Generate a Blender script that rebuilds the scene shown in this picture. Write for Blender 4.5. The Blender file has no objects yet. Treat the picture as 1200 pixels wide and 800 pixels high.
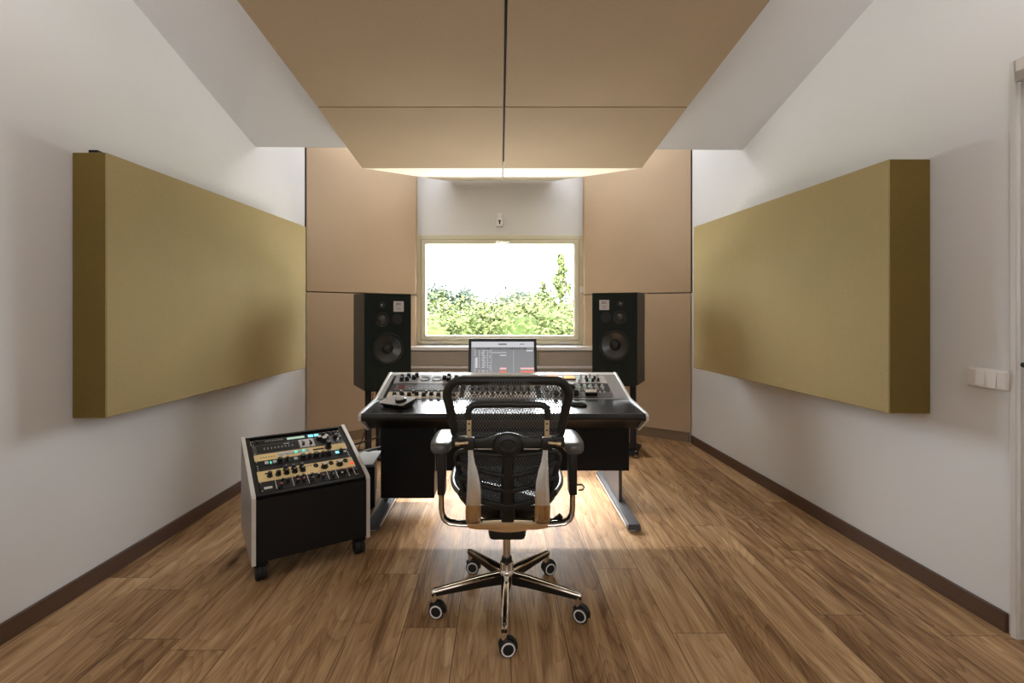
import bpy, bmesh, math, random
from mathutils import Vector, Matrix, noise as mnoise
R = math.radians
S = bpy.context.scene
COL = S.collection
rnd = random.Random(7)

# ------------------------------------------------------------------ materials
def newmat(name):
    m = bpy.data.materials.new(name); m.use_nodes = True
    nt = m.node_tree; b = nt.nodes['Principled BSDF']
    return m, nt, b
def N(nt, t, **kw):
    n = nt.nodes.new(t)
    for k, v in kw.items():
        if hasattr(n, k): setattr(n, k, v)
    return n
def mat(name, col, rough=.5, metal=0., spec=.5, emit=None, es=1., bump=0., bscale=200., var=0., vscale=3.):
    m, nt, b = newmat(name)
    b.inputs['Base Color'].default_value = (*col, 1)
    b.inputs['Roughness'].default_value = rough
    b.inputs['Metallic'].default_value = metal
    b.inputs['Specular IOR Level'].default_value = spec
    if emit:
        b.inputs['Emission Color'].default_value = (*emit, 1); b.inputs['Emission Strength'].default_value = es
    tc = N(nt, 'ShaderNodeTexCoord')
    if var > 0:
        no = N(nt, 'ShaderNodeTexNoise'); no.inputs['Scale'].default_value = vscale; no.inputs['Detail'].default_value = 4
        nt.links.new(tc.outputs['Object'], no.inputs['Vector'])
        mx = N(nt, 'ShaderNodeMix', data_type='RGBA')
        mx.inputs[6].default_value = (*[c*(1-var) for c in col], 1); mx.inputs[7].default_value = (*[min(1, c*(1+var)) for c in col], 1)
        nt.links.new(no.outputs['Fac'], mx.inputs[0]); nt.links.new(mx.outputs[2], b.inputs['Base Color'])
    if bump > 0:
        n2 = N(nt, 'ShaderNodeTexNoise'); n2.inputs['Scale'].default_value = bscale; n2.inputs['Detail'].default_value = 3
        nt.links.new(tc.outputs['Object'], n2.inputs['Vector'])
        bp = N(nt, 'ShaderNodeBump'); bp.inputs['Strength'].default_value = bump; bp.inputs['Distance'].default_value = .002
        nt.links.new(n2.outputs['Fac'], bp.inputs['Height']); nt.links.new(bp.outputs['Normal'], b.inputs['Normal'])
    return m

def fabric(name, col, var=.12):
    m, nt, b = newmat(name)
    b.inputs['Roughness'].default_value = .95; b.inputs['Specular IOR Level'].default_value = .1
    tc = N(nt, 'ShaderNodeTexCoord')
    n1 = N(nt, 'ShaderNodeTexNoise'); n1.inputs['Scale'].default_value = 130; n1.inputs['Detail'].default_value = 2
    n2 = N(nt, 'ShaderNodeTexNoise'); n2.inputs['Scale'].default_value = 1.6; n2.inputs['Detail'].default_value = 3
    for n in (n1, n2): nt.links.new(tc.outputs['Object'], n.inputs['Vector'])
    ad = N(nt, 'ShaderNodeMath', operation='MULTIPLY_ADD'); ad.inputs[1].default_value = .5
    nt.links.new(n1.outputs['Fac'], ad.inputs[0])
    m2 = N(nt, 'ShaderNodeMath', operation='MULTIPLY'); m2.inputs[1].default_value = .5
    nt.links.new(n2.outputs['Fac'], m2.inputs[0]); nt.links.new(m2.outputs[0], ad.inputs[2])
    mx = N(nt, 'ShaderNodeMix', data_type='RGBA')
    mx.inputs[6].default_value = (*[c*(1-var*2) for c in col], 1); mx.inputs[7].default_value = (*[min(1, c*(1+var*2)) for c in col], 1)
    nt.links.new(ad.outputs[0], mx.inputs[0]); nt.links.new(mx.outputs[2], b.inputs['Base Color'])
    bp = N(nt, 'ShaderNodeBump'); bp.inputs['Strength'].default_value = .25; bp.inputs['Distance'].default_value = .001
    nt.links.new(n1.outputs['Fac'], bp.inputs['Height']); nt.links.new(bp.outputs['Normal'], b.inputs['Normal'])
    return m

def floor_material():
    m, nt, b = newmat('oak_planks')
    L = nt.links.new
    tc = N(nt, 'ShaderNodeTexCoord'); sp = N(nt, 'ShaderNodeSeparateXYZ'); L(tc.outputs['Object'], sp.inputs[0])
    def M(op, a, bb=None, c=None):
        n = N(nt, 'ShaderNodeMath', operation=op)
        for i, v in enumerate((a, bb, c)):
            if v is None: continue
            if isinstance(v, (int, float)): n.inputs[i].default_value = v
            else: L(v, n.inputs[i])
        return n.outputs[0]
    PW, PL = .2195, 1.38
    xs = M('DIVIDE', M('SUBTRACT', sp.outputs[0], .04), PW)
    ix = M('FLOOR', xs); fx = M('FRACT', xs)
    w1 = N(nt, 'ShaderNodeTexWhiteNoise', noise_dimensions='1D'); L(ix, w1.inputs['W'])
    ys = M('ADD', M('DIVIDE', sp.outputs[1], PL), M('MULTIPLY', w1.outputs['Value'], 7.0))
    iy = M('FLOOR', ys); fy = M('FRACT', ys)
    cb = N(nt, 'ShaderNodeCombineXYZ'); L(ix, cb.inputs[0]); L(iy, cb.inputs[1])
    w2 = N(nt, 'ShaderNodeTexWhiteNoise', noise_dimensions='3D'); L(cb.outputs[0], w2.inputs['Vector'])
    # grain coordinates, shifted per plank
    gc = N(nt, 'ShaderNodeCombineXYZ')
    L(M('MULTIPLY', sp.outputs[0], 1.0), gc.inputs[0]); L(M('MULTIPLY', sp.outputs[1], .09), gc.inputs[1]); L(M('MULTIPLY', w2.outputs['Value'], 37.), gc.inputs[2])
    g1 = N(nt, 'ShaderNodeTexNoise'); g1.inputs['Scale'].default_value = 13; g1.inputs['Detail'].default_value = 6; g1.inputs['Roughness'].default_value = .62; g1.inputs['Distortion'].default_value = 1.2
    L(gc.outputs[0], g1.inputs['Vector'])
    gf = N(nt, 'ShaderNodeCombineXYZ')
    L(sp.outputs[0], gf.inputs[0]); L(M('MULTIPLY', sp.outputs[1], .03), gf.inputs[1]); L(M('MULTIPLY', w2.outputs['Value'], 11.), gf.inputs[2])
    g2 = N(nt, 'ShaderNodeTexNoise'); g2.inputs['Scale'].default_value = 170; g2.inputs['Detail'].default_value = 3
    L(gf.outputs[0], g2.inputs['Vector'])
    # cathedral rings
    rc = N(nt, 'ShaderNodeCombineXYZ')
    L(M('ADD', M('MULTIPLY', sp.outputs[0], 1.0), M('MULTIPLY', w2.outputs['Value'], 3.)), rc.inputs[0]); L(M('MULTIPLY', sp.outputs[1], .16), rc.inputs[1]); L(M('MULTIPLY', w2.outputs['Value'], 19.), rc.inputs[2])
    g3 = N(nt, 'ShaderNodeTexNoise'); g3.inputs['Scale'].default_value = 5.5; g3.inputs['Detail'].default_value = 1.5; L(rc.outputs[0], g3.inputs['Vector'])
    ring = M('FRACT', M('MULTIPLY', g3.outputs['Fac'], 22.0))
    ring = M('POWER', ring, 2.5)
    # long blotches and knots
    kc = N(nt, 'ShaderNodeCombineXYZ')
    L(M('MULTIPLY', sp.outputs[0], 1.), kc.inputs[0]); L(M('MULTIPLY', sp.outputs[1], .4), kc.inputs[1]); L(M('MULTIPLY', w2.outputs['Value'], 5.), kc.inputs[2])
    vk = N(nt, 'ShaderNodeTexVoronoi'); vk.inputs['Scale'].default_value = 3.2; L(kc.outputs[0], vk.inputs['Vector'])
    knot = N(nt, 'ShaderNodeMapRange'); knot.inputs['From Min'].default_value = .015; knot.inputs['From Max'].default_value = .09; knot.inputs['To Min'].default_value = 1; knot.inputs['To Max'].default_value = 0
    L(vk.outputs['Distance'], knot.inputs['Value'])
    t = M('ADD', M('MULTIPLY', g1.outputs['Fac'], 1.15), M('MULTIPLY', g2.outputs['Fac'], .45))
    t = M('ADD', t, M('MULTIPLY', w2.outputs['Value'], .26))
    t = M('SUBTRACT', t, M('MULTIPLY', ring, .13))
    t = M('SUBTRACT', t, M('MULTIPLY', knot.outputs[0], .55))
    t = M('SUBTRACT', t, .36)
    cr = N(nt, 'ShaderNodeValToRGB'); L(t, cr.inputs[0])
    e = cr.color_ramp.elements
    e[0].position = .05; e[0].color = (.085, .038, .015, 1)
    e[1].position = .95; e[1].color = (.70, .50, .30, 1)
    for p, c in ((.3, (.20, .105, .045, 1)), (.5, (.36, .215, .105, 1)), (.7, (.52, .34, .185, 1))):
        x = e.new(p); x.color = c
    gapx = M('ADD', M('LESS_THAN', fx, .010), M('GREATER_THAN', fx, .995))
    gapy = M('LESS_THAN', fy, .0022)
    gap = M('MINIMUM', M('ADD', gapx, gapy), 1.)
    mx = N(nt, 'ShaderNodeMix', data_type='RGBA'); L(M('MULTIPLY', gap, .75), mx.inputs[0]); L(cr.outputs[0], mx.inputs[6]); mx.inputs[7].default_value = (.03, .015, .008, 1)
    L(mx.outputs[2], b.inputs['Base Color'])
    L(M('ADD', M('MULTIPLY', g1.outputs['Fac'], .2), .36), b.inputs['Roughness'])
    b.inputs['Specular IOR Level'].default_value = .22
    bp = N(nt, 'ShaderNodeBump'); bp.inputs['Strength'].default_value = .2; bp.inputs['Distance'].default_value = .002
    L(M('SUBTRACT', M('ADD', g2.outputs['Fac'], g1.outputs['Fac']), M('MULTIPLY', gap, 3.)), bp.inputs['Height']); L(bp.outputs['Normal'], b.inputs['Normal'])
    return m

def wood_strip(name, c0, c1):
    m, nt, b = newmat(name); L = nt.links.new
    tc = N(nt, 'ShaderNodeTexCoord'); mp = N(nt, 'ShaderNodeMapping'); mp.inputs['Scale'].default_value = (1, .05, 8)
    L(tc.outputs['Object'], mp.inputs[0])
    n = N(nt, 'ShaderNodeTexNoise'); n.inputs['Scale'].default_value = 22; n.inputs['Detail'].default_value = 4; L(mp.outputs[0], n.inputs['Vector'])
    mx = N(nt, 'ShaderNodeMix', data_type='RGBA'); mx.inputs[6].default_value = (*c0, 1); mx.inputs[7].default_value = (*c1, 1)
    L(n.outputs['Fac'], mx.inputs[0]); L(mx.outputs[2], b.inputs['Base Color']); b.inputs['Roughness'].default_value = .45
    return m

def mesh_fabric(name, col, scale=120, hole=.0):
    """woven see-through netting: diamond holes by transparency"""
    m, nt, b = newmat(name); L = nt.links.new
    b.inputs['Base Color'].default_value = (*col, 1); b.inputs['Roughness'].default_value = .45
    tc = N(nt, 'ShaderNodeTexCoord'); sp = N(nt, 'ShaderNodeSeparateXYZ'); L(tc.outputs['Object'], sp.inputs[0])
    def M(op, a, bb=None):
        n = N(nt, 'ShaderNodeMath', operation=op)
        for i, v in enumerate((a, bb)):
            if v is None: continue
            if isinstance(v, (int, float)): n.inputs[i].default_value = v
            else: L(v, n.inputs[i])
        return n.outputs[0]
    a = M('MULTIPLY', M('ADD', sp.outputs[0], M('MULTIPLY', sp.outputs[2], .62)), scale*math.pi)
    c = M('MULTIPLY', M('SUBTRACT', sp.outputs[0], M('MULTIPLY', sp.outputs[2], .62)), scale*math.pi)
    h = M('MULTIPLY', M('ABSOLUTE', M('SINE', a)), M('ABSOLUTE', M('SINE', c)))
    op = M('LESS_THAN', h, .28+hole)
    tr = N(nt, 'ShaderNodeBsdfTransparent'); ms = N(nt, 'ShaderNodeMixShader')
    L(op, ms.inputs[0]); L(tr.outputs[0], ms.inputs[1]); L(b.outputs[0], ms.inputs[2])
    L(ms.outputs[0], nt.nodes['Material Output'].inputs[0])
    return m

M_WALL = mat('white_plaster', (.72, .715, .725), .85, bump=.15, bscale=60, var=.035, vscale=2.2, spec=.2)
M_CEIL = mat('white_ceiling_paint', (.74, .735, .75), .9, bump=.05, bscale=60, spec=.15)
M_REAR = mat('rear_wall_paint', (.52, .50, .47), .9)
M_FLOOR = floor_material()
M_BASE = wood_strip('dark_oak_skirting', (.055, .026, .015), (.13, .068, .042))
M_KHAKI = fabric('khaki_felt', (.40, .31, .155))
M_KHAKI_SHADE = fabric('shaded_khaki_felt', (.17, .118, .035))  # khaki felt darkened, shade put into the colour
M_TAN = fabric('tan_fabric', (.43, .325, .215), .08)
M_TAN_LIT = fabric('window_lit_tan_fabric', (.80, .74, .60), .03)  # tan fabric lightened, window light painted into the colour
M_TRAP = fabric('beige_fabric', (.50, .375, .26), .06)
M_BLACK = mat('black_lacquer', (.004, .004, .005), .5, spec=.25)
M_PLAST = mat('black_plastic', (.009, .009, .008), .42, bump=.1, bscale=400)
M_RUB = mat('black_rubber', (.012, .012, .012), .6)
M_SATIN = mat('black_satin_worktop', (.028, .028, .03), .23, spec=.75, var=.25, vscale=14)
M_ALU = mat('brushed_aluminium', (.62, .61, .60), .34, metal=.9)
M_SILV = mat('light_grey_metal_paint', (.40, .385, .38), .4, metal=.35)
M_EDGE = mat('pale_silver_edge', (.78, .77, .76), .35, metal=.3)
M_CHROME = mat('polished_chrome', (.80, .77, .72), .09, metal=1.)
M_BRONZE = mat('warm_polished_metal', (.88, .72, .50), .2, metal=1., var=.12, vscale=30)
M_WARM = mat('satin_warm_metal', (.90, .88, .82), .27, metal=1., var=.2, vscale=22)
M_GOLDPIN = mat('brass_pin', (.75, .6, .38), .35, metal=.8)
M_SPK = mat('dark_green_black_baffle', (.010, .016, .014), .55, spec=.18)
M_SPKSIDE = mat('dark_grey_ash_veneer', (.085, .072, .062), .6, spec=.2, bump=.2, bscale=90, var=.15, vscale=25)
M_CONE = mat('matte_woofer_cone', (.022, .022, .021), .3, spec=.8)
M_DOME = mat('soft_dome', (.008, .008, .007), .4)
M_PLATE = mat('silver_badge', (.62, .58, .60), .45, metal=.3)
M_INK = mat('dark_ink', (.02, .02, .02), .7)
M_WINF = mat('olive_beige_window_frame', (.64, .59, .44), .4)
M_WHITEM = mat('white_lacquer', (.82, .82, .83), .3)
M_TAUPE = mat('taupe_laminate', (.36, .325, .285), .55, var=.08)
M_SWITCH = mat('white_switch_plastic', (.74, .70, .68), .3)
M_GREYF = mat('grey_fascia', (.30, .30, .31), .4, metal=.4, var=.1, vscale=40)
M_DGREYF = mat('dark_grey_fascia', (.075, .078, .085), .45, metal=.2)
M_BLKF = mat('black_fascia', (.008, .008, .009), .45, spec=.3)
M_GOLDF = mat('gold_fascia', (.88, .68, .33), .45, metal=.1, var=.08, vscale=30)
M_CREAM = mat('cream_fascia', (.62, .54, .42), .5)
M_SILVF = mat('silver_module_fascia', (.50, .49, .50), .4, metal=.4)
M_KNOB = mat('black_knob', (.010, .010, .010), .3)
M_KNOBS = mat('silver_knob', (.62, .62, .62), .3, metal=.7)
M_KNOBR = mat('red_knob_cap', (.36, .03, .02), .35)
M_KNOBW = mat('pale_knob_cap', (.65, .65, .66), .4)
M_RED = mat('red_lamp', (.5, .02, .01), .4, emit=(1, .05, .02), es=1.5)
M_GREEN = mat('green_led', (.0, .3, .2), .4, emit=(.12, .75, .5), es=.9)
M_CYAN = mat('cyan_display', (.1, .5, .6), .3, emit=(.25, .8, .95), es=.9)
M_LCD = mat('pale_green_display', (.35, .5, .42), .3, emit=(.5, .75, .62), es=.5)
M_AMBER = mat('amber_meter_glow', (.6, .25, .05), .4, emit=(1., .42, .1), es=.9)
M_BTN = mat('pale_button', (.6, .66, .72), .4)
M_SCR = mat('screen_grey', (.02, .02, .02), .25, emit=(.215, .215, .225), es=1.)
M_SCRL = mat('screen_pale', (.02, .02, .02), .3, emit=(.55, .55, .58), es=1.)
M_SCRD = mat('screen_dark', (.01, .01, .01), .3, emit=(.06, .06, .065), es=1.)
M_SCRR = mat('screen_red', (.01, .01, .01), .3, emit=(.85, .16, .10), es=1.)
M_SCRP = mat('screen_pink', (.01, .01, .01), .3, emit=(.85, .5, .46), es=1.)
M_BEZEL = mat('blackened_green_bezel', (.010, .022, .020), .4)
M_CABLE = mat('black_cable', (.01, .01, .01), .5)
M_CABLEW = mat('pale_cable', (.6, .6, .6), .5)
M_PAPER = mat('white_paper', (.75, .76, .76), .6)
M_NET = mesh_fabric('black_netting', (.10, .108, .112), 90, .02)
M_NETD = mesh_fabric('dense_black_netting', (.07, .072, .075), 90, .12)
M_ARMPAD = mat('glossy_grey_pad', (.10, .10, .10), .33, spec=.7)
M_SEAT = mat('black_seat_mesh', (.008, .008, .008), .85, spec=.05)
M_RIM = mat('grey_seat_rim', (.16, .16, .16), .3)

def glass_mat():
    m, nt, b = newmat('window_glass'); L = nt.links.new
    tr = N(nt, 'ShaderNodeBsdfTransparent'); gl = N(nt, 'ShaderNodeBsdfGlossy'); gl.inputs['Roughness'].default_value = .02
    fr = N(nt, 'ShaderNodeFresnel'); fr.inputs['IOR'].default_value = 1.4
    ms = N(nt, 'ShaderNodeMixShader'); L(fr.outputs[0], ms.inputs[0]); L(tr.outputs[0], ms.inputs[1]); L(gl.outputs[0], ms.inputs[2])
    L(ms.outputs[0], nt.nodes['Material Output'].inputs[0]); return m
M_GLASS = glass_mat()

def leaf_mat(name, a, bcol):
    m, nt, b = newmat(name); L = nt.links.new
    g = N(nt, 'ShaderNodeNewGeometry'); tc = N(nt, 'ShaderNodeTexCoord')
    n = N(nt, 'ShaderNodeTexNoise'); n.inputs['Scale'].default_value = 2.2; L(tc.outputs['Object'], n.inputs['Vector'])
    ad = N(nt, 'ShaderNodeMath', operation='MULTIPLY_ADD'); ad.inputs[1].default_value = .45; L(g.outputs['Random Per Island'], ad.inputs[0])
    m2 = N(nt, 'ShaderNodeMath', operation='MULTIPLY'); m2.inputs[1].default_value = .6; L(n.outputs['Fac'], m2.inputs[0]); L(m2.outputs[0], ad.inputs[2])
    mx = N(nt, 'ShaderNodeMix', data_type='RGBA'); mx.inputs[6].default_value = (*a, 1); mx.inputs[7].default_value = (*bcol, 1)
    L(ad.outputs[0], mx.inputs[0]); L(mx.outputs[2], b.inputs['Base Color']); b.inputs['Roughness'].default_value = .7
    b.inputs['Specular IOR Level'].default_value = .1
    return m

# ------------------------------------------------------------------ mesh builder
class MB:
    def __init__(s): s.bm = bmesh.new(); s.mats = []; s.cur = 0
    def m(s, mt):
        if mt not in s.mats: s.mats.append(mt)
        s.cur = s.mats.index(mt); return s
    def _tag(s, faces):
        for f in faces: f.material_index = s.cur
        return s
    def hexa(s, p):   # 8 points: bottom 4 (ccw), top 4
        v = [s.bm.verts.new(q) for q in p]
        fs = [s.bm.faces.new([v[i] for i in q]) for q in ((3,2,1,0),(4,5,6,7),(0,1,5,4),(1,2,6,5),(2,3,7,6),(3,0,4,7))]
        return s._tag(fs)
    def box(s, x0, x1, y0, y1, z0, z1, bev=0.):
        b = bmesh.new()
        v = [b.verts.new(q) for q in ((x0,y0,z0),(x1,y0,z0),(x1,y1,z0),(x0,y1,z0),(x0,y0,z1),(x1,y0,z1),(x1,y1,z1),(x0,y1,z1))]
        for q in ((3,2,1,0),(4,5,6,7),(0,1,5,4),(1,2,6,5),(2,3,7,6),(3,0,4,7)): b.faces.new([v[i] for i in q])
        if bev > 0: bmesh.ops.bevel(b, geom=b.edges[:], offset=bev, segments=2, affect='EDGES', profile=.5)
        return s._merge(b)
    def _merge(s, b):
        mp = {}
        for v in b.verts: mp[v] = s.bm.verts.new(v.co)
        fs = []
        for f in b.faces:
            try: fs.append(s.bm.faces.new([mp[v] for v in f.verts]))
            except ValueError: pass
        b.free(); return s._tag(fs)
    def prism(s, poly, a, b, axis='z', bev=0.):   # poly in the other two axes
        def P(u, v, w): return {'z': (u, v, w), 'x': (w, u, v), 'y': (u, w, v)}[axis]
        t = bmesh.new()
        A = [t.verts.new(P(u, v, a)) for u, v in poly]; B = [t.verts.new(P(u, v, b)) for u, v in poly]
        n = len(poly)
        t.faces.new(A[::-1]); t.faces.new(B)
        for i in range(n): t.faces.new((A[i], A[(i+1) % n], B[(i+1) % n], B[i]))
        bmesh.ops.recalc_face_normals(t, faces=t.faces[:])
        if bev > 0: bmesh.ops.bevel(t, geom=t.edges[:], offset=bev, segments=2, affect='EDGES', profile=.5)
        return s._merge(t)
    def ring_loft(s, rings, cap=True, closed=False):
        V = [[s.bm.verts.new(p) for p in r] for r in rings]; n = len(V[0]); fs = []
        rng = range(len(V)) if closed else range(len(V)-1)
        for i in rng:
            A, B = V[i], V[(i+1) % len(V)]
            for j in range(n): fs.append(s.bm.faces.new((A[j], A[(j+1) % n], B[(j+1) % n], B[j])))
        if cap and not closed:
            fs.append(s.bm.faces.new(V[0][::-1])); fs.append(s.bm.faces.new(V[-1]))
        return s._tag(fs)
    def tube(s, pts, r, n=10, r2=None, closed=False, up=None, rs=None):
        """r across, r2 along the binormal"""
        pts = [Vector(p) for p in pts]; rings = []; L = len(pts); prev = None
        for i, p in enumerate(pts):
            a = pts[(i-1) % L] if (closed or i > 0) else p; b = pts[(i+1) % L] if (closed or i < L-1) else p
            t = (b-a).normalized()
            if up is not None: u = Vector(up)
            else: u = prev if prev is not None else (Vector((0,0,1)) if abs(t.z) < .9 else Vector((0,1,0)))
            bi = (u - t*u.dot(t))
            if bi.length < 1e-5: bi = t.orthogonal()
            bi.normalize(); si = t.cross(bi)
            if up is None: prev = bi
            k = rs[i] if rs else 1.
            ra, rb = r*k, (r2 if r2 else r)*(k if r2 is None else 1.)
            rings.append([p + si*ra*math.cos(2*math.pi*j/n) + bi*rb*math.sin(2*math.pi*j/n) for j in range(n)])
        return s.ring_loft(rings, closed=closed)
    def cyl(s, p0, p1, r0, r1=None, n=16): 
        r1 = r0 if r1 is None else r1; p0, p1 = Vector(p0), Vector(p1); t = (p1-p0).normalized(); a = t.orthogonal().normalized(); b = t.cross(a)
        return s.ring_loft([[p+(a*math.cos(2*math.pi*j/n)+b*math.sin(2*math.pi*j/n))*r for j in range(n)] for p, r in ((p0, r0), (p1, r1))])
    def lathe(s, origin, axis, prof, n=28, cap=True):   # prof: (r, h) along axis
        o = Vector(origin); t = Vector(axis).normalized(); a = t.orthogonal().normalized(); b = t.cross(a)
        return s.ring_loft([[o+t*h+(a*math.cos(2*math.pi*j/n)+b*math.sin(2*math.pi*j/n))*max(r, .0004) for j in range(n)] for r, h in prof], cap=cap)
    def build(s, name, mt=None, parent=None, smooth=False, angle=35, bevel=0.):
        if mt is not None and not s.mats: s.mats = [mt]
        me = bpy.data.meshes.new(name); bmesh.ops.recalc_face_normals(s.bm, faces=s.bm.faces[:]); s.bm.to_mesh(me); s.bm.free()
        for q in s.mats: me.materials.append(q)
        o = bpy.data.objects.new(name, me); COL.objects.link(o)
        if parent: o.parent = parent
        if smooth:
            for p in me.polygons: p.use_smooth = True
            try: me.set_sharp_from_angle(angle=R(angle))
            except Exception: pass
        if bevel > 0:
            bm_ = o.modifiers.new('bevel', 'BEVEL'); bm_.width = bevel; bm_.segments = 2; bm_.limit_method = 'ANGLE'
        return o
def mb(mt=None):
    x = MB()
    if mt: x.m(mt)
    return x
def thing(name, label, cat, loc=(0,0,0), rz=0., group=None, mat4=None):
    o = bpy.data.objects.new(name, None); COL.objects.link(o); o.empty_display_size = .1
    if mat4 is not None: o.matrix_world = mat4
    else: o.location = loc; o.rotation_euler = (0, 0, rz)
    o['label'] = label; o['category'] = cat
    if group: o['group'] = group
    return o
def tag(o, label, cat, group=None):
    o['label'] = label; o['category'] = cat
    if group: o['group'] = group
    return o
def struct(o): o['kind'] = 'structure'; return o
def text_mesh(txt, size, name, mt, parent, mtx, align='CENTER', depth=.0006):
    cu = bpy.data.curves.new(name, 'FONT'); cu.body = txt; cu.size = size; cu.align_x = align; cu.align_y = 'CENTER'; cu.extrude = depth
    tmp = bpy.data.objects.new('tmp_text', cu); COL.objects.link(tmp); bpy.context.view_layer.update()
    me = bpy.data.meshes.new_from_object(tmp.evaluated_get(bpy.context.evaluated_depsgraph_get()))
    bpy.data.objects.remove(tmp); me.materials.clear(); me.materials.append(mt)
    o = bpy.data.objects.new(name, me); COL.objects.link(o); o.parent = parent; o.matrix_local = mtx
    return o

# ------------------------------------------------------------------ camera
F = 575.; CX, CY, H = 586., 364., 1.31
cam = bpy.data.cameras.new('camera'); co = bpy.data.objects.new('camera', cam); COL.objects.link(co)
cam.sensor_width = 36; cam.lens = F/1200*36; cam.shift_x = (600-CX)/1200; cam.shift_y = -(400-CY)/1200
co.location = (0, 0, H); co.rotation_euler = (R(90), 0, 0); cam.clip_start = .05; cam.clip_end = 500
S.camera = co
def wl(y): return -2.07+.053*y       # left wall x
def wr(y): return 2.187-.059*y       # right wall x
YB, YW = -1.7, 5.65

# ------------------------------------------------------------------ room shell
struct(mb(M_FLOOR).box(-2.6, 2.6, YB-.1, YW+.1, -.1, 0).build('floor'))
struct(mb(M_WALL).prism([(wl(YB), YB), (wl(YW), YW), (wl(YW)-.15, YW), (wl(YB)-.15, YB)], 0, 4.6).build('wall_left'))
DY0, DY1, DZ = 1.08, 1.965, 2.29    # door opening on the right wall
w = mb(M_WALL)
def rp(y0, y1, z0, z1): w.prism([(wr(y0), y0), (wr(y0)+.15, y0), (wr(y1)+.15, y1), (wr(y1), y1)], z0, z1)
rp(YB, DY0, 0, 4.6); rp(DY1, YW, 0, 4.6); rp(DY0, DY1, DZ, 4.6)
struct(w.build('wall_right'))
WX, WZ0, WZ1 = .953, .927, 2.175
w = mb(M_WALL)
w.box(-2.4, -WX, YW, YW+.2, 0, 3.4); w.box(WX, 2.4, YW, YW+.2, 0, 3.4); w.box(-WX, WX, YW, YW+.2, 0, WZ0); w.box(-WX, WX, YW, YW+.2, WZ1, 3.4)
struct(w.build('wall_back'))
struct(mb(M_REAR).box(-2.6, 2.6, YB-.12, YB, 0, 4.6).build('wall_front'))
# sloping ceiling with a raised light cove behind its lower edge
CL = (-1.868, 3.75, 2.562); CR = (1.958, 3.97, 2.608)
zl, zr = CL[2]+.328*(CL[1]-YB), CR[2]+.30*(CR[1]-YB)
c = mb(M_CEIL)
lo = [(-2.4, YB, zl), (2.5, YB, zr), (2.2, CR[1], CR[2]), (-2.1, CL[1], CL[2])]
c.hexa(lo + [(x, y, z+.12) for x, y, z in lo])
struct(c.build('ceiling'))
struct(mb(M_CEIL).prism([(-2.1, CL[1]-.10), (2.2, CR[1]-.10), (2.2, CR[1]-.02), (-2.1, CL[1]-.02)], 2.70, 3.4).build('trim_1'))
struct(mb(M_CEIL).box(-2.3, 2.4, 3.6, YW+.2, 3.3, 3.42).build('ceiling'))
struct(mb(M_BASE).prism([(wl(YB), YB), (wl(4.6), 4.6), (wl(4.6)+.016, 4.6), (wl(YB)+.016, YB)], 0, .08, bev=.002).build('baseboard_left'))
struct(mb(M_BASE).prism([(wr(1.995), 1.995), (wr(4.85), 4.85), (wr(4.85)-.016, 4.85), (wr(1.995)-.016, 1.995)], 0, .08, bev=.002).build('baseboard_right'))

# door on the right wall
M_DOOR = mat('grey_white_door_paint', (.62, .585, .56), .5)
ang_r = math.atan(.059)
d = struct(mb(M_DOOR).box(-.052, -.012, -(DY1-DY0)+.03, -.014, .012, DZ-.03, bev=.003).build('door_1'))
d.location = (wr(DY1)+.045, DY1, 0); d.rotation_euler = (0, 0, ang_r)
fr = struct(mb(M_DOOR).box(-.018, .14, -.012, .012, 0, DZ+.02, bev=.003).box(-.018, .14, -(DY1-DY0)-.02, -(DY1-DY0)+.028, 0, DZ+.02, bev=.003).box(-.018, .14, -(DY1-DY0), 0, DZ-.028, DZ+.02, bev=.003).build('trim_2'))
fr.location = (wr(DY1), DY1, 0); fr.rotation_euler = (0, 0, ang_r)
struct(mb(M_BLACK).prism([(wr(DY0)+.005, DY0+.03), (wr(DY0)+.14, DY0+.03), (wr(DY1)+.14, DY1-.03), (wr(DY1)+.005, DY1-.03)], 0, .010).build('trim_3'))
hg = mb(M_ALU).box(-.105, -.052, -.115, -.034, DZ-.085, DZ-.045, bev=.004).cyl((-.085, -.04, DZ-.065), (-.085, -.14, DZ-.065), .012).build('closer', None, d)
hd = mb(M_CHROME).m(M_BLKF).cyl((-.052, -.06, 1.10), (-.095, -.06, 1.10), .010).cyl((-.09, -.055, 1.10), (-.09, -.17, 1.10), .009).cyl((-.052, -.06, 1.10), (-.058, -.06, 1.10), .024).build('handle', None, d, True)

# switch plate
sw = thing('light_switch', 'white double rocker light switch plate on the right wall beside the door', 'switch', (wr(2.06), 2.06, 1.026), ang_r)
mb(M_SWITCH).box(-.026, -.0005, -.082, .082, -.041, .041, bev=.007).build('plate', None, sw, True)
for k, y in enumerate((-.060, -.024, .024, .060)):
    t = .006 if k in (0, 3) else -.001
    mb(M_SWITCH).hexa([(-.027, y-.0165, -.032), (-.027, y+.0165, -.032), (-.022, y+.0165, -.032), (-.022, y-.0165, -.032),
                       (-.031, y-.0165, .032), (-.031, y+.0165, .032), (-.022, y+.0165, .032), (-.022, y-.0165, .032)] if t > 0 else
                      [(-.032, y-.0165, -.032), (-.032, y+.0165, -.032), (-.022, y+.0165, -.032), (-.022, y-.0165, -.032),
                       (-.027, y-.0165, .032), (-.027, y+.0165, .032), (-.022, y+.0165, .032), (-.022, y-.0165, .032)]).build('rocker', None, sw)

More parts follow.
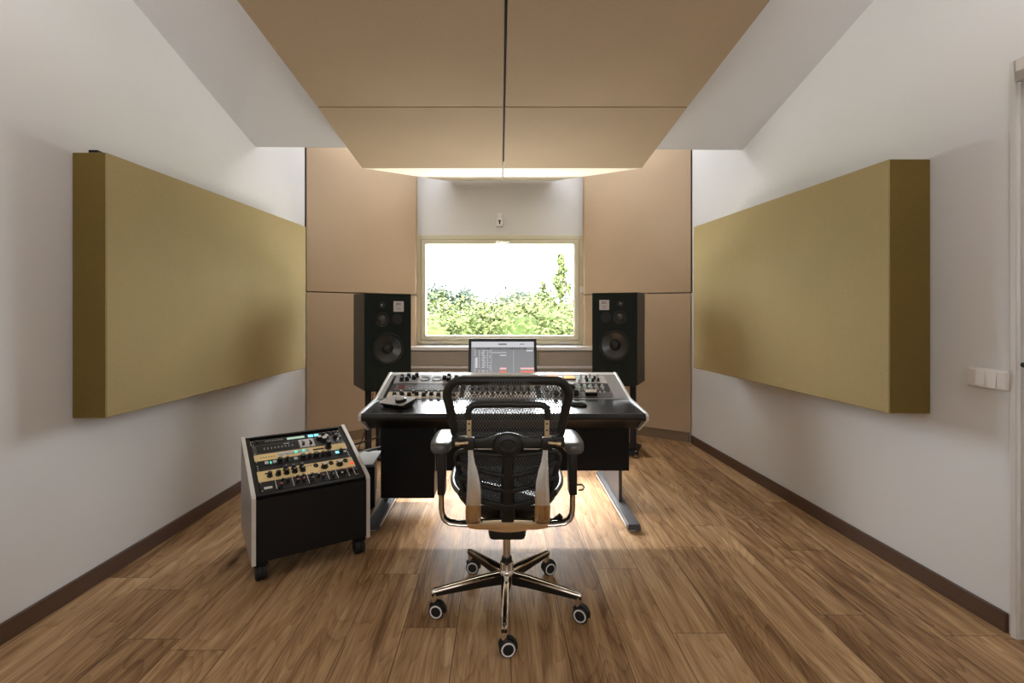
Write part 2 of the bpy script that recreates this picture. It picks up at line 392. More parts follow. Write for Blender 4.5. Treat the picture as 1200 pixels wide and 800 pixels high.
# ------------------------------------------------------------------ window
wf = struct(mb(M_WINF).build('window_1'))
def frame_rect(m, x0, x1, z0, z1, t, y0, y1, bev=.003):
    m.box(x0, x0+t, y0, y1, z0, z1, bev); m.box(x1-t, x1, y0, y1, z0, z1, bev)
    m.box(x0+t, x1-t, y0, y1, z1-t, z1, bev); m.box(x0+t, x1-t, y0, y1, z0, z0+t, bev); return m
frame_rect(mb(M_WINF), -WX, WX, WZ0, WZ1, .045, YW-.02, YW+.08).build('frame', None, wf)
gx0, gx1, gz0, gz1 = -87/F*YW, 86/F*YW, 1.31-31.5/F*YW, 1.31+78/F*YW
sash = frame_rect(mb(M_WINF), -WX+.05, WX-.05, WZ0+.05, WZ1-.05, .05, YW-.03, YW+.06)
sash.box(-WX+.04, WX-.04, YW-.005, YW+.010, WZ0+.04, gz0); sash.box(-WX+.04, WX-.04, YW-.005, YW+.010, gz1, WZ1-.04)
sash.box(-WX+.04, gx0, YW-.005, YW+.010, WZ0+.04, WZ1-.04); sash.box(gx1, WX-.04, YW-.005, YW+.010, WZ0+.04, WZ1-.04)
sash.build('sash', None, wf)
mb(M_GLASS).box(gx0, gx1, YW-.001, YW+.003, gz0, gz1).build('pane', None, wf)
mb(M_CHROME).box(-.045, .045, YW-.048, YW-.03, 2.085, 2.112, .004).cyl((0, YW-.055, 2.098), (.10, YW-.06, 2.094), .007).cyl((0, YW-.03, 2.098), (0, YW-.06, 2.098), .010).build('handle', None, wf, True)
mb(M_WHITEM).box(.915, .937, YW-.045, YW-.02, 1.52, 1.59, .004).box(.942, .964, YW-.04, YW-.01, 1.52, 1.59, .004).build('hinge', None, wf)
for sx in (-1, 1): mb(M_ALU).box(sx*.75-.06, sx*.75+.06, YW-.036, YW-.02, WZ0+.004, WZ0+.02, .003).build('stay', None, wf)

# motion sensor above the window
ms_ = thing('motion_sensor', 'small white motion sensor on the wall above the window', 'sensor', (-.005, YW+.002, 2.345))
mb(M_WHITEM).box(-.040, .040, -.045, 0, -.07, .035, .010).build('housing', None, ms_, True)
mb(M_WHITEM).cyl((0, 0, .06), (0, -.04, .06), .034, .03, 20).build('bracket', None, ms_, True)
mb(M_INK).box(-.008, .008, -.047, -.044, -.045, -.002).box(-.016, .016, -.047, -.044, -.012, 0).build('lens', None, ms_)

# window bench: white ledge and taupe fronts between the corner panels
P0L, P1L, P0R, P1R = (-1.815, 4.6), (-.947, 5.5), (1.89, 4.86), (.948, 5.5)
def trapx(y, L=True):
    (a, b), (c_, d_) = (P0L, P1L) if L else (P0R, P1R); t = (y-b)/(d_-b); return a+(c_-a)*t
bn = thing('window_bench', 'low taupe cabinet with white ledge running under the window', 'cabinet', (0, 5.3, 0))
YL = 5.31
def bench_poly(y0, off=.004): return [(trapx(y0)+off+.01, y0-5.3), (trapx(y0, False)-off-.01, y0-5.3), (.943-off, .2), (.943-off, .345), (-.942+off, .345), (-.942+off, .2)]
mb(M_WHITEM).prism(bench_poly(YL), .880, .918).build('ledge', None, bn, bevel=.003)
mb(M_TAUPE).prism(bench_poly(YL+.03), .0, .880).build('carcass', None, bn)
x0b, x1b = trapx(YL+.03)+.03, trapx(YL+.03, False)-.03
for i in range(3):
    a = x0b+(x1b-x0b)*i/3+.003; b_ = x0b+(x1b-x0b)*(i+1)/3-.003
    mb(M_TAUPE).box(a, b_, .018, .04, .715, .865, .002).build('drawer', None, bn)
    mb(M_TAUPE).box(a, b_, .018, .04, .06, .680, .002).build('door', None, bn)
mb(M_WHITEM).box(x0b-.01, x1b+.01, .008, .04, .686, .710, .002).build('rail', None, bn)

# ------------------------------------------------------------------ corner acoustic panels
for side, P0, P1, back in (('left', P0L, P1L, (-1.80, 4.76)), ('right', P0R, P1R, (1.875, 5.0))):
    poly = [P0, P1, (P1[0], 5.635), back]
    ax, ay = P0
    loc = [(x-ax, y-ay) for x, y in poly]
    up = thing('acoustic_panel', f'upper beige fabric panel filling the {side} corner beside the window', 'acoustic panel', (ax, ay, 1.49), group=None)
    mb(M_TRAP).prism(loc, .004, 1.75).build('fabric_face', None, up, bevel=.004)
    lw = thing('acoustic_panel', f'lower beige fabric panel filling the {side} corner behind the loudspeaker', 'acoustic panel', (ax, ay, 0))
    mb(M_TRAP).prism(loc, .10, 1.484).build('fabric_face', None, lw, bevel=.004)
    k = .012 if side == 'left' else -.012
    mb(mat('brown_kickboard', (.22, .155, .09), .6)).prism([(loc[0][0]+k, loc[0][1]+.03), (loc[1][0], loc[1][1]+.02), loc[2], loc[3]], 0, .10).build('kickboard', None, lw)
    e = 1 if side == 'left' else -1
    mb(mat('dark_panel_edge', (.05, .03, .02), .6)).box(-.012 if e > 0 else .0005, -.0005 if e > 0 else .009, -.01, .05, 0, 1.75).build('edge_strip', None, up)

# ------------------------------------------------------------------ wall panels (khaki)
def wall_panel(side, q, label):
    # q: near face x, near back x, y near, far face x, far back x, y far
    t = thing('acoustic_panel', label, 'acoustic panel', (q[0], q[2], .82))
    o = Vector((q[0], q[2], .82))
    P = [(q[0], q[2]), (q[1], q[2]), (q[4], q[5]), (q[3], q[5])]
    mb(M_KHAKI).prism([(x-o.x, y-o.y) for x, y in P], 0, 1.212).build('fabric_body', None, t, bevel=.006)
    k = 1 if side == 'left' else -1
    xa, xb = sorted((q[0]-o.x-k*.004, q[1]-o.x+k*.006))
    mb(M_KHAKI_SHADE).box(xa, xb, -.004, -.0002, .004, 1.208, .001).build('end_face_shade', None, t)  # thin sheet painting shade onto the camera-facing end
    return t
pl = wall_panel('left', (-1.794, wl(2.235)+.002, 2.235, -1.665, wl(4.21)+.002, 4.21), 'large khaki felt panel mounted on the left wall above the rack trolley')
mb(M_BLACK).box(-.085, -.045, .005, .04, 1.212, 1.224).build('hanging_clip', None, pl)
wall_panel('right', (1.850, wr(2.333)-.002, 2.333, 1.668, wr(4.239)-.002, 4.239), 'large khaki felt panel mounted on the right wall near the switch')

# ------------------------------------------------------------------ ceiling cloud panels
XL, XS, XR = -1.085, .025, 1.115
def cloud(pts, label, th=.05, mt=M_TAN):
    o = Vector(pts[0]); t = thing('ceiling_panel', label, 'acoustic panel', o)
    q = [Vector(p)-o for p in pts]
    mb(mt).hexa([tuple(p) for p in q] + [(p.x, p.y, p.z+th) for p in q]).build('fabric_face', None, t, bevel=.004)
    ctr = sum(q, Vector())/4
    w_ = mb(M_ALU)
    for p in q:
        p2 = p*.8+ctr*.2
        wy = p2.y+o.y; top = (zl+(CL[2]-zl)*(wy-YB)/(CL[1]-YB) if wy < 3.7 else 3.3) - o.z
        w_.cyl((p2.x, p2.y, p2.z+th*.5), (p2.x, p2.y, top+.04), .003, n=6)
    w_.build('suspension_wire', None, t)
    return t
g = .006
sec = [(-.6, 2.79), (2.92, 2.52), (3.87, 2.43)]
nm = ['nearest tan fabric ceiling panel overhead, {} of the centre seam', 'middle narrow tan fabric ceiling panel, {} of the centre seam', 'far tan ceiling panel, coloured as window-lit, rising toward the window, {} of the centre seam']
for i in range(2):
    (ya, za), (yb, zb) = sec[i], sec[i+1]
    yb2 = yb-.008
    for xa, xb, s_ in ((XL, XS-g, 'left'), (XS+g, XR, 'right')):
        t = cloud([(xa, ya, za), (xb, ya, za), (xb, yb2, zb), (xa, yb2, zb)], nm[i].format(s_))
        if s_ == 'left':
            q = [(XS-.06, ya, za+.052), (XS+.002, ya, za+.052), (XS+.002, yb2, zb+.052), (XS-.06, yb2, zb+.052)]
            q = [(x-XL, y-ya, z-za) for x, y, z in q]
            mb(M_INK).hexa(q+[(x+(.058 if k in (1, 2) else 0), y, z+.015) for k, (x, y, z) in enumerate(q)]).build('seam_light_block', None, t)  # dark strip added over the seam, stops ceiling light showing through
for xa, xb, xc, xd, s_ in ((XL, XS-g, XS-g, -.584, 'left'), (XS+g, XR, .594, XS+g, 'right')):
    t = cloud([(xa, 3.875, 2.434), (xb, 3.875, 2.434), (xc, 5.60, 2.788), (xd, 5.60, 2.788)], nm[2].format(s_), mt=M_TAN_LIT)
    if s_ == 'left':
        q = [(x-xa, y-3.875, z-2.434) for x, y, z in ((XS-.06, 3.875, 2.488), (XS+.002, 3.875, 2.488), (XS+.002, 5.60, 2.842), (XS-.06, 5.60, 2.842))]
        mb(M_INK).hexa(q+[(x, y, z+.015) for x, y, z in q]).build('seam_light_block', None, t)  # added seam cover, keeps light from above out of the gap

# ------------------------------------------------------------------ loudspeakers and stands
def speaker(x, y, z0, rz, side, hh=.817, dd=.40, mirror=1):
    t = thing('loudspeaker', f'tall black studio loudspeaker on its stand, {side} of the window', 'loudspeaker', (x, y, z0), rz)
    W = .404
    def holed(m_, w2, z0, z1, ya, yb_, zc, r_):
        for sg in (-1, 1):
            arc = [(sg*r_*math.sin(R(180*j/20)), zc+r_*math.cos(R(180*j/20))) for j in range(21)]
            m_.prism([(0, z1)]+arc+[(0, z0), (sg*w2, z0), (sg*w2, z1)], ya, yb_, axis='y')
        return m_
    holed(mb(M_SPKSIDE).box(-W/2, W/2, .08, dd, 0, hh), W/2, 0, hh, .012, .08, hh-.47, .142).build('cabinet', None, t)
    holed(mb(M_SPK), W/2-.001, .001, hh-.001, -.006, .0115, hh-.47, .138).build('baffle', None, t)
    k = mirror
    def P(a, dn): return (k*a, -.006, hh-dn)
    o = P(0, .47); AX = (0, -1, 0)
    mb(M_SPK).lathe(o, AX, [(.150, 0), (.150, .006), (.138, .007), (.136, .002)], 40, False).build('woofer_ring', None, t, True)
    wo = mb(M_RUB).lathe(o, AX, [(.139, -.004), (.134, .006), (.124, .007), (.115, -.003)], 40, False).m(M_CONE).lathe(o, AX, [(.117, -.004), (.085, -.014), (.05, -.026), (.047, -.024)], 40, False)
    wo.m(M_DOME).lathe(o, AX, [(.049, -.026), (.044, -.012), (.028, -.003), (.004, .001)], 24).build('woofer', None, t, True, 50)
    o = P(-.055, .221)
    mb(M_DOME).lathe(o, AX, [(.062, 0), (.060, .005), (.040, .002)], 30).m(M_CONE).lathe(o, AX, [(.036, .001), (.028, .014), (.012, .020), (.002, .021)], 24).build('midrange', None, t, True, 50)
    o = P(-.057, .098)
    mb(M_DOME).lathe(o, AX, [(.030, 0), (.028, .003), (.014, .001)], 24).m(M_GREYF).lathe(o, AX, [(.009, .001), (.006, .006), (.001, .007)], 16).build('tweeter', None, t, True, 50)
    o = P(.075, .221)
    mb(M_DOME).lathe(o, AX, [(.046, 0), (.045, .002), (.040, .0015)], 28).build('blank_cover', None, t, True)
    o = P(-.033, .70)
    mb(M_SPK).lathe(o, AX, [(.078, 0), (.074, .005), (.066, .002)], 32).m(M_INK).lathe(o, AX, [(.064, .0005), (.062, .001)], 32).build('port', None, t, True)
    cx_ = k*.090
    bd = mb(M_PLATE).box(cx_-.045, cx_+.045, -.009, -.0055, hh-.155, hh-.065, .001).build('badge', None, t)
    rot = Matrix.Rotation(R(90), 4, 'X')
    text_mesh('atc', .040, 'lettering', M_INK, bd, Matrix.Translation((cx_, -.0095, hh-.086)) @ rot)
    ln = mb(M_INK)
    for q, (a, l) in enumerate(((-.116, .05), (-.128, .034), (-.138, .044))): ln.box(cx_-l/2, cx_+l/2, -.0096, -.009, hh+a-.001, hh+a+.001)
    ln.build('fine_print', None, bd)
    return t
def stand(x, y, z1, rz, side):
    t = thing('speaker_stand', f'black speaker stand under the {side} loudspeaker', 'speaker stand', (x, y, 0), rz)
    mb(M_BLACK).box(-.17, .17, .03, .35, z1-.018, z1-.001, .003).build('top_plate', None, t)
    mb(M_BLACK).box(-.16, -.115, .10, .16, .055, z1-.018, .004).build('post', None, t)
    mb(M_BLACK).box(.115, .16, .10, .16, .055, z1-.018, .004).build('post', None, t)
    mb(M_BLACK).box(-.03, .03, .22, .29, .055, z1-.018, .004).build('post', None, t)
    mb(M_BLACK).prism([(-.20, .04), (.20, .04), (.17, .34), (-.17, .34)], .035, .058, bev=.003).build('base_plate', None, t)
    for px, py in ((-.175, .06), (.175, .06), (-.15, .31), (.15, .31)):
        mb(M_CHROME).lathe((px, py, 0), (0, 0, 1), [(.018, 0), (.018, .004), (.006, .008), (.006, .05), (.011, .052), (.011, .066)], 12).build('foot_spike', None, t, True)
LS = ((-1.134-.781)/2, (4.1+4.296)/2); RS = ((1.204+.851)/2-.004, (4.30+4.486)/2)
speaker(LS[0], LS[1], .64, R(29), 'left', mirror=1)
speaker(RS[0], RS[1], .655, R(-27), 'right', dd=.34, mirror=-1)
stand(LS[0], LS[1], .64, R(29), 'left'); stand(RS[0], RS[1], .655, R(-27), 'right')

# ------------------------------------------------------------------ console desk
DX = .02
dk = thing('console_desk', 'wide black studio console desk with silver end trims and sloped rack bed', 'desk', (DX, 2.85, 0))
def Y(y): return y-2.85
prof = [(2.858, .716), (3.225, .738), (3.625, .853), (3.665, .853), (3.665, .62), (3.36, .575), (3.02, .575), (2.842, .672), (2.838, .70)]
prof = [(Y(a), b) for a, b in prof]
for sx in (-1, 1):
    xa = sx*.826; xb = sx*.842
    mb(M_EDGE).prism(prof, min(xa, xb), max(xa, xb), axis='x', bev=.003).build('end_trim', None, dk)
mb(M_SATIN).prism([(Y(2.862), .712), (Y(3.228), .728), (Y(3.228), .69), (Y(2.862), .675)], -.825, .825, axis='x').build('worktop', None, dk)
nose = [(Y(2.862)+.022*math.cos(a)*.9-.002, .690+.0225*math.sin(a)) for a in [R(90+15*i) for i in range(13)]]
mb(M_PLAST).prism(nose+[(Y(2.90), .665), (Y(2.90), .705)], -.825, .825, axis='x').build('nosing', None, dk, True, 40)
mb(M_BLACK).prism([(Y(2.90), .672), (Y(3.23), .685), (Y(3.61), .795), (Y(3.66), .795), (Y(3.66), .62), (Y(3.36), .585), (Y(3.03), .585)], -.825, .825, axis='x').build('rack_bed', None, dk)
mb(M_EDGE).prism([(Y(3.612), .828), (Y(3.612), .840), (Y(3.665), .850), (Y(3.665), .80), (Y(3.63), .80)], -.825, .825, axis='x').build('top_rail', None, dk)
mb(M_GREYF).prism([(Y(3.226), .722), (Y(3.226), .732), (Y(3.238), .734), (Y(3.238), .722)], -.825, .825, axis='x').build('front_rail', None, dk)
for sx in (-1, 1):
    xa, xb = sorted((sx*.766-.005+(0 if sx > 0 else .0), sx*.824))
    if sx < 0: xb = -.797
    else: xa = .722
    mb(M_GREYF).prism([(Y(3.24), .70), (Y(3.24), .7325), (Y(3.612), .8395), (Y(3.612), .80)], xa, xb, axis='x').build('side_rail', None, dk)
mb(M_BLACK).box(-.80, .80, Y(3.665), Y(4.02), .655, .68, .003).build('rear_shelf', None, dk)
mb(M_BLACK).box(-.425, .795, Y(3.10), Y(3.12), .30, .60).build('modesty_panel', None, dk)
cb_ = mb(M_BLACK).box(-.765, -.43, Y(3.06), Y(3.40), .14, .60, .004).build('side_cabinet', None, dk)
for sx in (-1, 1):
    x = sx*.775
    mb(M_DGREYF).box(x-.011, x+.011, Y(3.24), Y(3.72), .05, .655, .003).build('leg', None, dk)
    f = mb(M_DGREYF).hexa([(x-.04, Y(2.90), .012), (x+.04, Y(2.90), .012), (x+.04, Y(3.86), .012), (x-.04, Y(3.86), .012),
                    (x-.036, Y(2.905), .045), (x+.036, Y(2.905), .045), (x+.036, Y(3.86), .052), (x-.036, Y(3.86), .052)]).build('foot', None, dk, bevel=.003)
    mb(M_EDGE).box(x-sx*.0415-.001, x-sx*.0415+.001, Y(2.93), Y(3.84), .018, .034).build('edge_strip', None, f)
    for yy in (2.94, 3.80): mb(M_ALU).cyl((x, Y(yy), 0), (x, Y(yy), .012), .024, .018).build('glide', None, f, True)

TH = math.atan2(.838-.726, 3.62-3.235); SL = math.hypot(.838-.726, 3.62-3.235)
def bed_matrix(x, s):     # s metres up the slope
    return Matrix.Translation((x, 3.24+s*math.cos(TH), .733+s*math.sin(TH))) @ Matrix.Rotation(TH, 4, 'X')

# rack-unit kit: local x right, y up the slope, z out of the face
_knobs = {}
def knob(parent, x, y, r, h, body=M_KNOB, cap=None, name='knob'):
    key = (r, h, body.name, cap.name if cap else '')
    if key not in _knobs:
        k = mb(body).lathe((0, 0, 0), (0, 0, 1), [(r*1.12, 0), (r*1.12, h*.18), (r*.92, h*.25), (r*.84, h*.92), (r*.72, h)], 14)
        k.m(cap or M_KNOBW)
        if cap: k.lathe((0, 0, h), (0, 0, 1), [(r*.7, 0), (r*.66, .0012)], 14)
        k.m(M_KNOBW).box(-.0009, .0009, r*.1, r*.8, h, h+.0016)
        o = k.build(name, None, parent, True, 40); _knobs[key] = o.data
    else:
        o = bpy.data.objects.new(name, _knobs[key]); COL.objects.link(o); o.parent = parent
    o.location = (x, y, 0); o.rotation_euler = (0, 0, rnd.uniform(-2, 2)); return o
def rect(parent, name, x0, x1, y0, y1, mt, z=.0015, bev=0.): return mb(mt).box(x0, x1, y0, y1, 0, z, bev).build(name, None, parent)
def unit(M4, name, label, wd, ht, mt, depth=.016, cat='rack unit'):
    t = thing(name, label, cat, mat4=M4)
    sc = mb(mt).box(0, wd, 0, ht, -.003, 0, .0007).m(M_BLKF).box(.018, wd-.018, .003, ht-.003, -depth, -.003).m(M_KNOBS)
    for a in (.008, wd-.008):
        for b in ((.008, ht-.008) if ht > .03 else (ht/2,)): sc.cyl((a, b, 0), (a, b, .0015), .003, n=8)
    sc.build('faceplate', None, t)
    return t

BW = .483; bays = [DX-.775, DX-.26, DX+.255]; U1 = .0445
# --- left bay (front to back)
x = bays[0]
t = unit(bed_matrix(x, .010), 'compressor', 'cream fronted compressor with black knobs, front row of the left console bay', BW, 2*U1, M_CREAM)
for i in range(9): knob(t, .05+i*.049, .030+(.012 if i % 2 else 0), .015, .024)
for i in range(5): knob(t, .085+i*.085, .070, .011, .018, M_KNOB, M_KNOBW)
for i in (1, 3): rect(t, 'stripe', .02+i*.12, .028+i*.12, .004, 2*U1-.004, M_KNOBR, .0008)
U3 = .130
t = unit(bed_matrix(x, .010+2*U1+.002), 'patch_unit', 'dark grey unit with a red emblem in the left console bay', BW, U3, M_BLKF)
rect(t, 'perforated_panel', .030, BW-.03, .018, U3-.020, M_DGREYF)
em = mb(M_KNOBR); em.tube([(.075+.026*math.cos(a), .064+.024*math.sin(a), .003) for a in [R(30*i) for i in range(12)]], .0032, 6, closed=True).box(.060, .090, .061, .066, .001, .004); em.build('emblem', None, t)
for i in range(15): rect(t, 'label_mark', .125+i*.020, .137+i*.020, .050+(i % 3)*.008, .056+(i % 3)*.008, M_SILVF, .0022)
for i in range(9): rect(t, 'label_mark', .135+i*.033, .150+i*.033, .088, .091, M_SILVF, .0022)
knob(t, BW-.035, .065, .018, .030)
t = unit(bed_matrix(x, .010+2*U1+U3+.005), 'channel_strip', 'grey channel strip with two dark round meters in the left console bay', BW, .155, M_GREYF)
for a, b in ((.05, .09), (.052, .045), (.090, .050), (.094, .105), (.135, .075), (.150, .115), (.355, .075), (.385, .11), (.388, .045), (.44, .08)): knob(t, a, b, .016, .028)
for a in (.215, .300): mb(M_DGREYF).lathe((a, .078, 0), (0, 0, 1), [(.036, 0), (.034, .004), (.028, .003)], 24).build('meter', None, t, True)
for a in (.175, .256, .263): rect(t, 'divider', a, a+.003, .012, .143, M_KNOBW, .001)

# --- centre bay
x = bays[1]
t = unit(bed_matrix(x, .010), 'monitor_controller', 'silver control unit with many small knobs in the front of the centre console bay', BW, 2*U1, M_SILVF)
for i in range(12): knob(t, .05+i*.035, .058, .010, .016)
for i in range(6): rect(t, 'button', .06+i*.06, .085+i*.06, .014, .03, M_KNOBW if i % 2 else M_DGREYF, .004, .001)
t = unit(bed_matrix(x, .010+2*U1+.002), 'equaliser', 'black equaliser with two rows of knobs in the centre console bay', BW, 3*U1, M_DGREYF)
for j in range(2):
    for i in range(9): knob(t, .05+i*.048, .035+j*.058, .012, .018, M_KNOB, M_KNOBW if j else None)
t = unit(bed_matrix(x, .010+5*U1+.004), 'patch_bay', 'silver patch bay at the back of the centre console bay', BW, 3*U1, M_SILVF)
pj = mb(M_INK)
for j in range(3):
    for i in range(24): pj.cyl((.032+i*.0182, .03+j*.036, 0), (.032+i*.0182, .03+j*.036, .002), .0045, n=8)
pj.build('jack_sockets', None, t)
# --- right bay
x = bays[2]
t = unit(bed_matrix(x, .010), 'valve_compressor', 'dark unit with four tall black knobs in the front of the right console bay', BW, 2*U1, M_DGREYF)
for a in (.10, .145, .19, .235): knob(t, a, .035, .015, .040)
for a in (.07, .12, .17, .21, .26): knob(t, a, .074, .008, .016, M_KNOBS)
for a in (.40, .43): knob(t, a, .07, .008, .012, M_KNOBS)
mo = rect(t, 'module', .295, .375, .022, .070, M_BLKF, .022, .002)
mb(M_CREAM).box(.297, .373, .034, .069, .022, .0245).build('label_plate', None, mo)
t = unit(bed_matrix(x, .010+2*U1+.002), 'equaliser', 'black equaliser with glowing green lamps in the right console bay', BW, 3*U1, M_BLKF)
for i in range(4): knob(t, .05+i*.05, .028, .013, .022, M_KNOBS)
for a, b in ((.10, .075), (.125, .103), (.15, .103), (.175, .075), (.065, .055), (.31, .10), (.345, .088)): mb(M_GREEN).lathe((a, b, 0), (0, 0, 1), [(.0058, 0), (.005, .004), (.002, .006)], 10).build('green_lamp', None, t, True)
knob(t, .225, .075, .020, .026, M_KNOB, M_KNOBW)
for a in (.27, .31, .35, .39, .43):
    for b in (.03, .066): knob(t, a, b, .010, .022, M_KNOB if (a*100) % 2 < 1 else M_KNOBS)
t = unit(bed_matrix(x, .010+5*U1+.004), 'meter_unit', 'silver unit with two amber lit meters at the back of the right console bay', BW, 3*U1, M_SILVF)
for a in (.065, .185):
    q = rect(t, 'meter', a-.004, a+.084, .050, .118, M_INK, .006, .002)
    mb(M_AMBER).box(a, a+.08, .066, .114, .006, .008).build('meter_face', None, q)
for a in (.04, .165, .29): knob(t, a, .03, .011, .018, M_KNOBS)
for a, b in ((.31, .10), (.345, .075), (.375, .105), (.405, .07), (.43, .10), (.345, .035), (.385, .03), (.425, .035)): knob(t, a, b, .010, .024, M_KNOBS if b > .09 else M_KNOB)
mb(M_GREEN).lathe((.36, .055, 0), (0, 0, 1), [(.007, 0), (.005, .005), (.002, .007)], 10).build('green_lamp', None, t, True)
mb(M_GREEN).lathe((.295, .08, 0), (0, 0, 1), [(.006, 0), (.005, .005), (.002, .007)], 10).build('green_lamp', None, t, True)

# things on the worktop
def zt(y): return .712+(y-2.862)/(3.228-2.862)*.016
rc = thing('desk_controller', 'wedge shaped remote with a large silver dial on the left of the console desk', 'controller', (-.640, 3.02, zt(3.02)+.001), R(-30))
mb(M_PLAST).hexa([(-.070, -.035, 0), (.080, -.035, 0), (.075, .07, 0), (-.065, .07, 0), (-.095, -.05, .022), (.095, -.05, .022), (.095, .085, .049), (-.095, .085, .049)]).build('wedge_body', None, rc, bevel=.004)
sl = math.atan2(.032, .16)
tp = mb(M_SILVF).hexa([(-.096, -.052, .0225), (.096, -.052, .0225), (.096, .087, .0495), (-.096, .087, .0495), (-.096, -.052, .0255), (.096, -.052, .0255), (.096, .087, .0525), (-.096, .087, .0525)]).build('top_plate', None, rc)
mb(M_BLKF).lathe((.04, 0, .035), (0, -math.sin(sl), math.cos(sl)), [(.034, 0), (.034, .018), (.030, .020)], 24).m(M_KNOBS).lathe((.04, -.004, .054), (0, -math.sin(sl), math.cos(sl)), [(.030, 0), (.027, .003)], 24).build('dial', None, rc, True, 40)
for i in range(4): mb(M_KNOBW).box(-.075+i*.022, -.060+i*.022,   .06, .068, .044, .052, .001).build('button', None, rc)
mo = thing('computer_mouse', 'small black mouse lying on the right of the desk worktop', 'mouse', (.485, 3.06, zt(3.06)+.001), R(62))
rings = []
for i in range(9):
    t_ = i/8; yy = -.058+.116*t_; wv = .031*math.sqrt(max(.02, 1-(2*t_-1)**4)); hv = .020*math.sqrt(max(.03, 1-(2*t_-1.0)**2))+.003
    rings.append([(wv*math.cos(a), yy, max(0, hv*math.sin(a))) for a in [R(180*j/10) for j in range(11)]])
mb(M_RUB).ring_loft(rings).build('shell', None, mo, True)
mb(M_DGREYF).cyl((-.003, .035, .018), (.003, .035, .018), .006, n=12).build('scroll_wheel', None, mo)

# computer display behind the console
dm = thing('computer_display', 'computer display with a grey recording timeline standing behind the console', 'monitor', (.020, 3.80, .681))
tilt = Matrix.Rotation(R(-12), 4, 'X')
pv = bpy.data.objects.new('screen_housing', None)
HW, H0, H1 = .268, .06, .418
body = mb(M_BEZEL).box(-HW, HW, -.006, .012, H0, H1, .005).build('screen_housing', None, dm); body.matrix_local = tilt
def scr(nm_, a0, a1, b0, b1, mt, lv=1, par=None):
    # a: 0..1 across, b: 0 top .. 1 bottom
    X0, X1, Z1, Z0 = -HW+.022, HW-.022, H1-.026, H0+.02
    q = mb(mt) if par is None else par.m(mt)
    y = -.0065-.0006*lv
    q.box(X0+(X1-X0)*a0, X0+(X1-X0)*a1, y, y+.0005, Z1+(Z0-Z1)*b1, Z1+(Z0-Z1)*b0)
    return q
# visible part of the screen is its upper 0.78
scr('screen', 0, 1, 0, 1, M_SCR, 1).build('screen', None, body)
q = scr('', 0, 1, 0, .14, M_SCRL, 2)
for i in range(7): scr('', .435+i*.019, .450+i*.019, .045, .085, M_SCRD, 3, q)
for i in range(5): scr('', .78+i*.014, .79+i*.014, .05, .075, M_SCRD, 3, q)
q.build('menu_bar', None, body); q = mb(M_SCRD)
for i in range(26): scr('', .08+i*.031, .08+i*.031+.012+.014*rnd.random(), .155, .20, M_SCRD, 3, q)
q.build('toolbar_marks', None, body)
q = mb(M_SCRL)
for j in range(17):
    b0 = .22+j*.042
    for a0, w_ in ((.05, .02), (.12, .018), (.16+.02*rnd.random(), .05), (.25, .02), (.285, .02)):
        if rnd.random() < .85: scr('', a0, a0+w_, b0, b0+.016, M_SCRL, 2, q)
scr('', .07, .10, .40, .66, M_SCRL, 2, q); scr('', .318, .323, .2, 1, M_SCRL, 2, q); scr('', .672, .676, .18, 1, M_SCRL, 2, q)
scr('', .455, .56, .335, .36, M_SCRL, 2, q); scr('', .33, .56, .27, .285, M_SCRL, 2, q); scr('', .88, .985, .21, .245, M_SCRL, 2, q)
scr('', .12, .98, .82, .835, M_SCRL, 2, q)
q.build('track_list', None, body)
q = mb(M_SCRR)
scr('', .455, .56, .735, .83, M_SCRR, 3, q); scr('', .785, 1, .735, .83, M_SCRR, 3, q)
scr('', .455, .56, .655, .70, M_SCRP, 3, q); scr('', .785, 1, .655, .70, M_SCRP, 3, q)
q.build('audio_clips', None, body)
mb(M_ALU).box(-.12, .12, .02, .20, 0, .008, .003).build('stand_foot', None, dm)
mb(M_ALU).hexa([(-.04, .09, .006), (.04, .09, .006), (.04, .105, .006), (-.04, .105, .006), (-.04, .05, .20), (.04, .05, .20), (.04, .065, .20), (-.04, .065, .20)]).build('stand_neck', None, dm)

# ------------------------------------------------------------------ rack trolley
RA = R(32.9)
rt = thing('rack_trolley', 'sloping equipment rack on casters with silver side panels left of the desk', 'rack cabinet', (-1.18, 2.33, 0), RA)
W_, D_ = .571, .50
sp = [(0, .092), (0, .413), (.012, .423), (D_, .598), (D_, .10)]
for a, b in ((0, .018), (W_-.018, W_)):
    s_ = mb(M_SILV).prism(sp, a, b, axis='x').build('side_panel', None, rt, bevel=.002)
    ed = mb(M_EDGE)
    ed.prism([(-.003, .094), (-.003, .414), (.010, .426), (D_, .602), (D_, .598), (.012, .4225), (0, .4125), (0, .094)], a-.0005, b+.0005, axis='x')
    ed.build('edge_trim', None, s_)
mb(M_BLACK).prism([(.014, .10), (.014, .385), (D_-.01, .545), (D_-.01, .10)], .018, W_-.018, axis='x').build('carcass', None, rt)
th2 = math.atan2(.175, .488); L2 = math.hypot(.175, .488)
mb(M_BLKF).box(.018, W_-.018, .006, .014, .10, .402, .001).build('front_panel', None, rt)
rw = W_-.036
M0 = Matrix.Translation((-1.18, 2.33, 0)) @ Matrix.Rotation(RA, 4, 'Z') @ Matrix.Translation((.018, .012, .419)) @ Matrix.Rotation(th2, 4, 'X')
fr_ = mb(M_BLKF)
fm = Matrix.Translation((.018, .012, .419)) @ Matrix.Rotation(th2, 4, 'X')
fo = mb(M_BLKF).box(0, rw, 0, .022, -.02, -.001).box(0, rw, L2-.012, L2, -.02, -.001).box(0, .024, .022, L2-.012, -.02, -.0035).box(rw-.024, rw, .022, L2-.012, -.02, -.0035).build('rack_frame', None, rt)
fo.matrix_local = fm
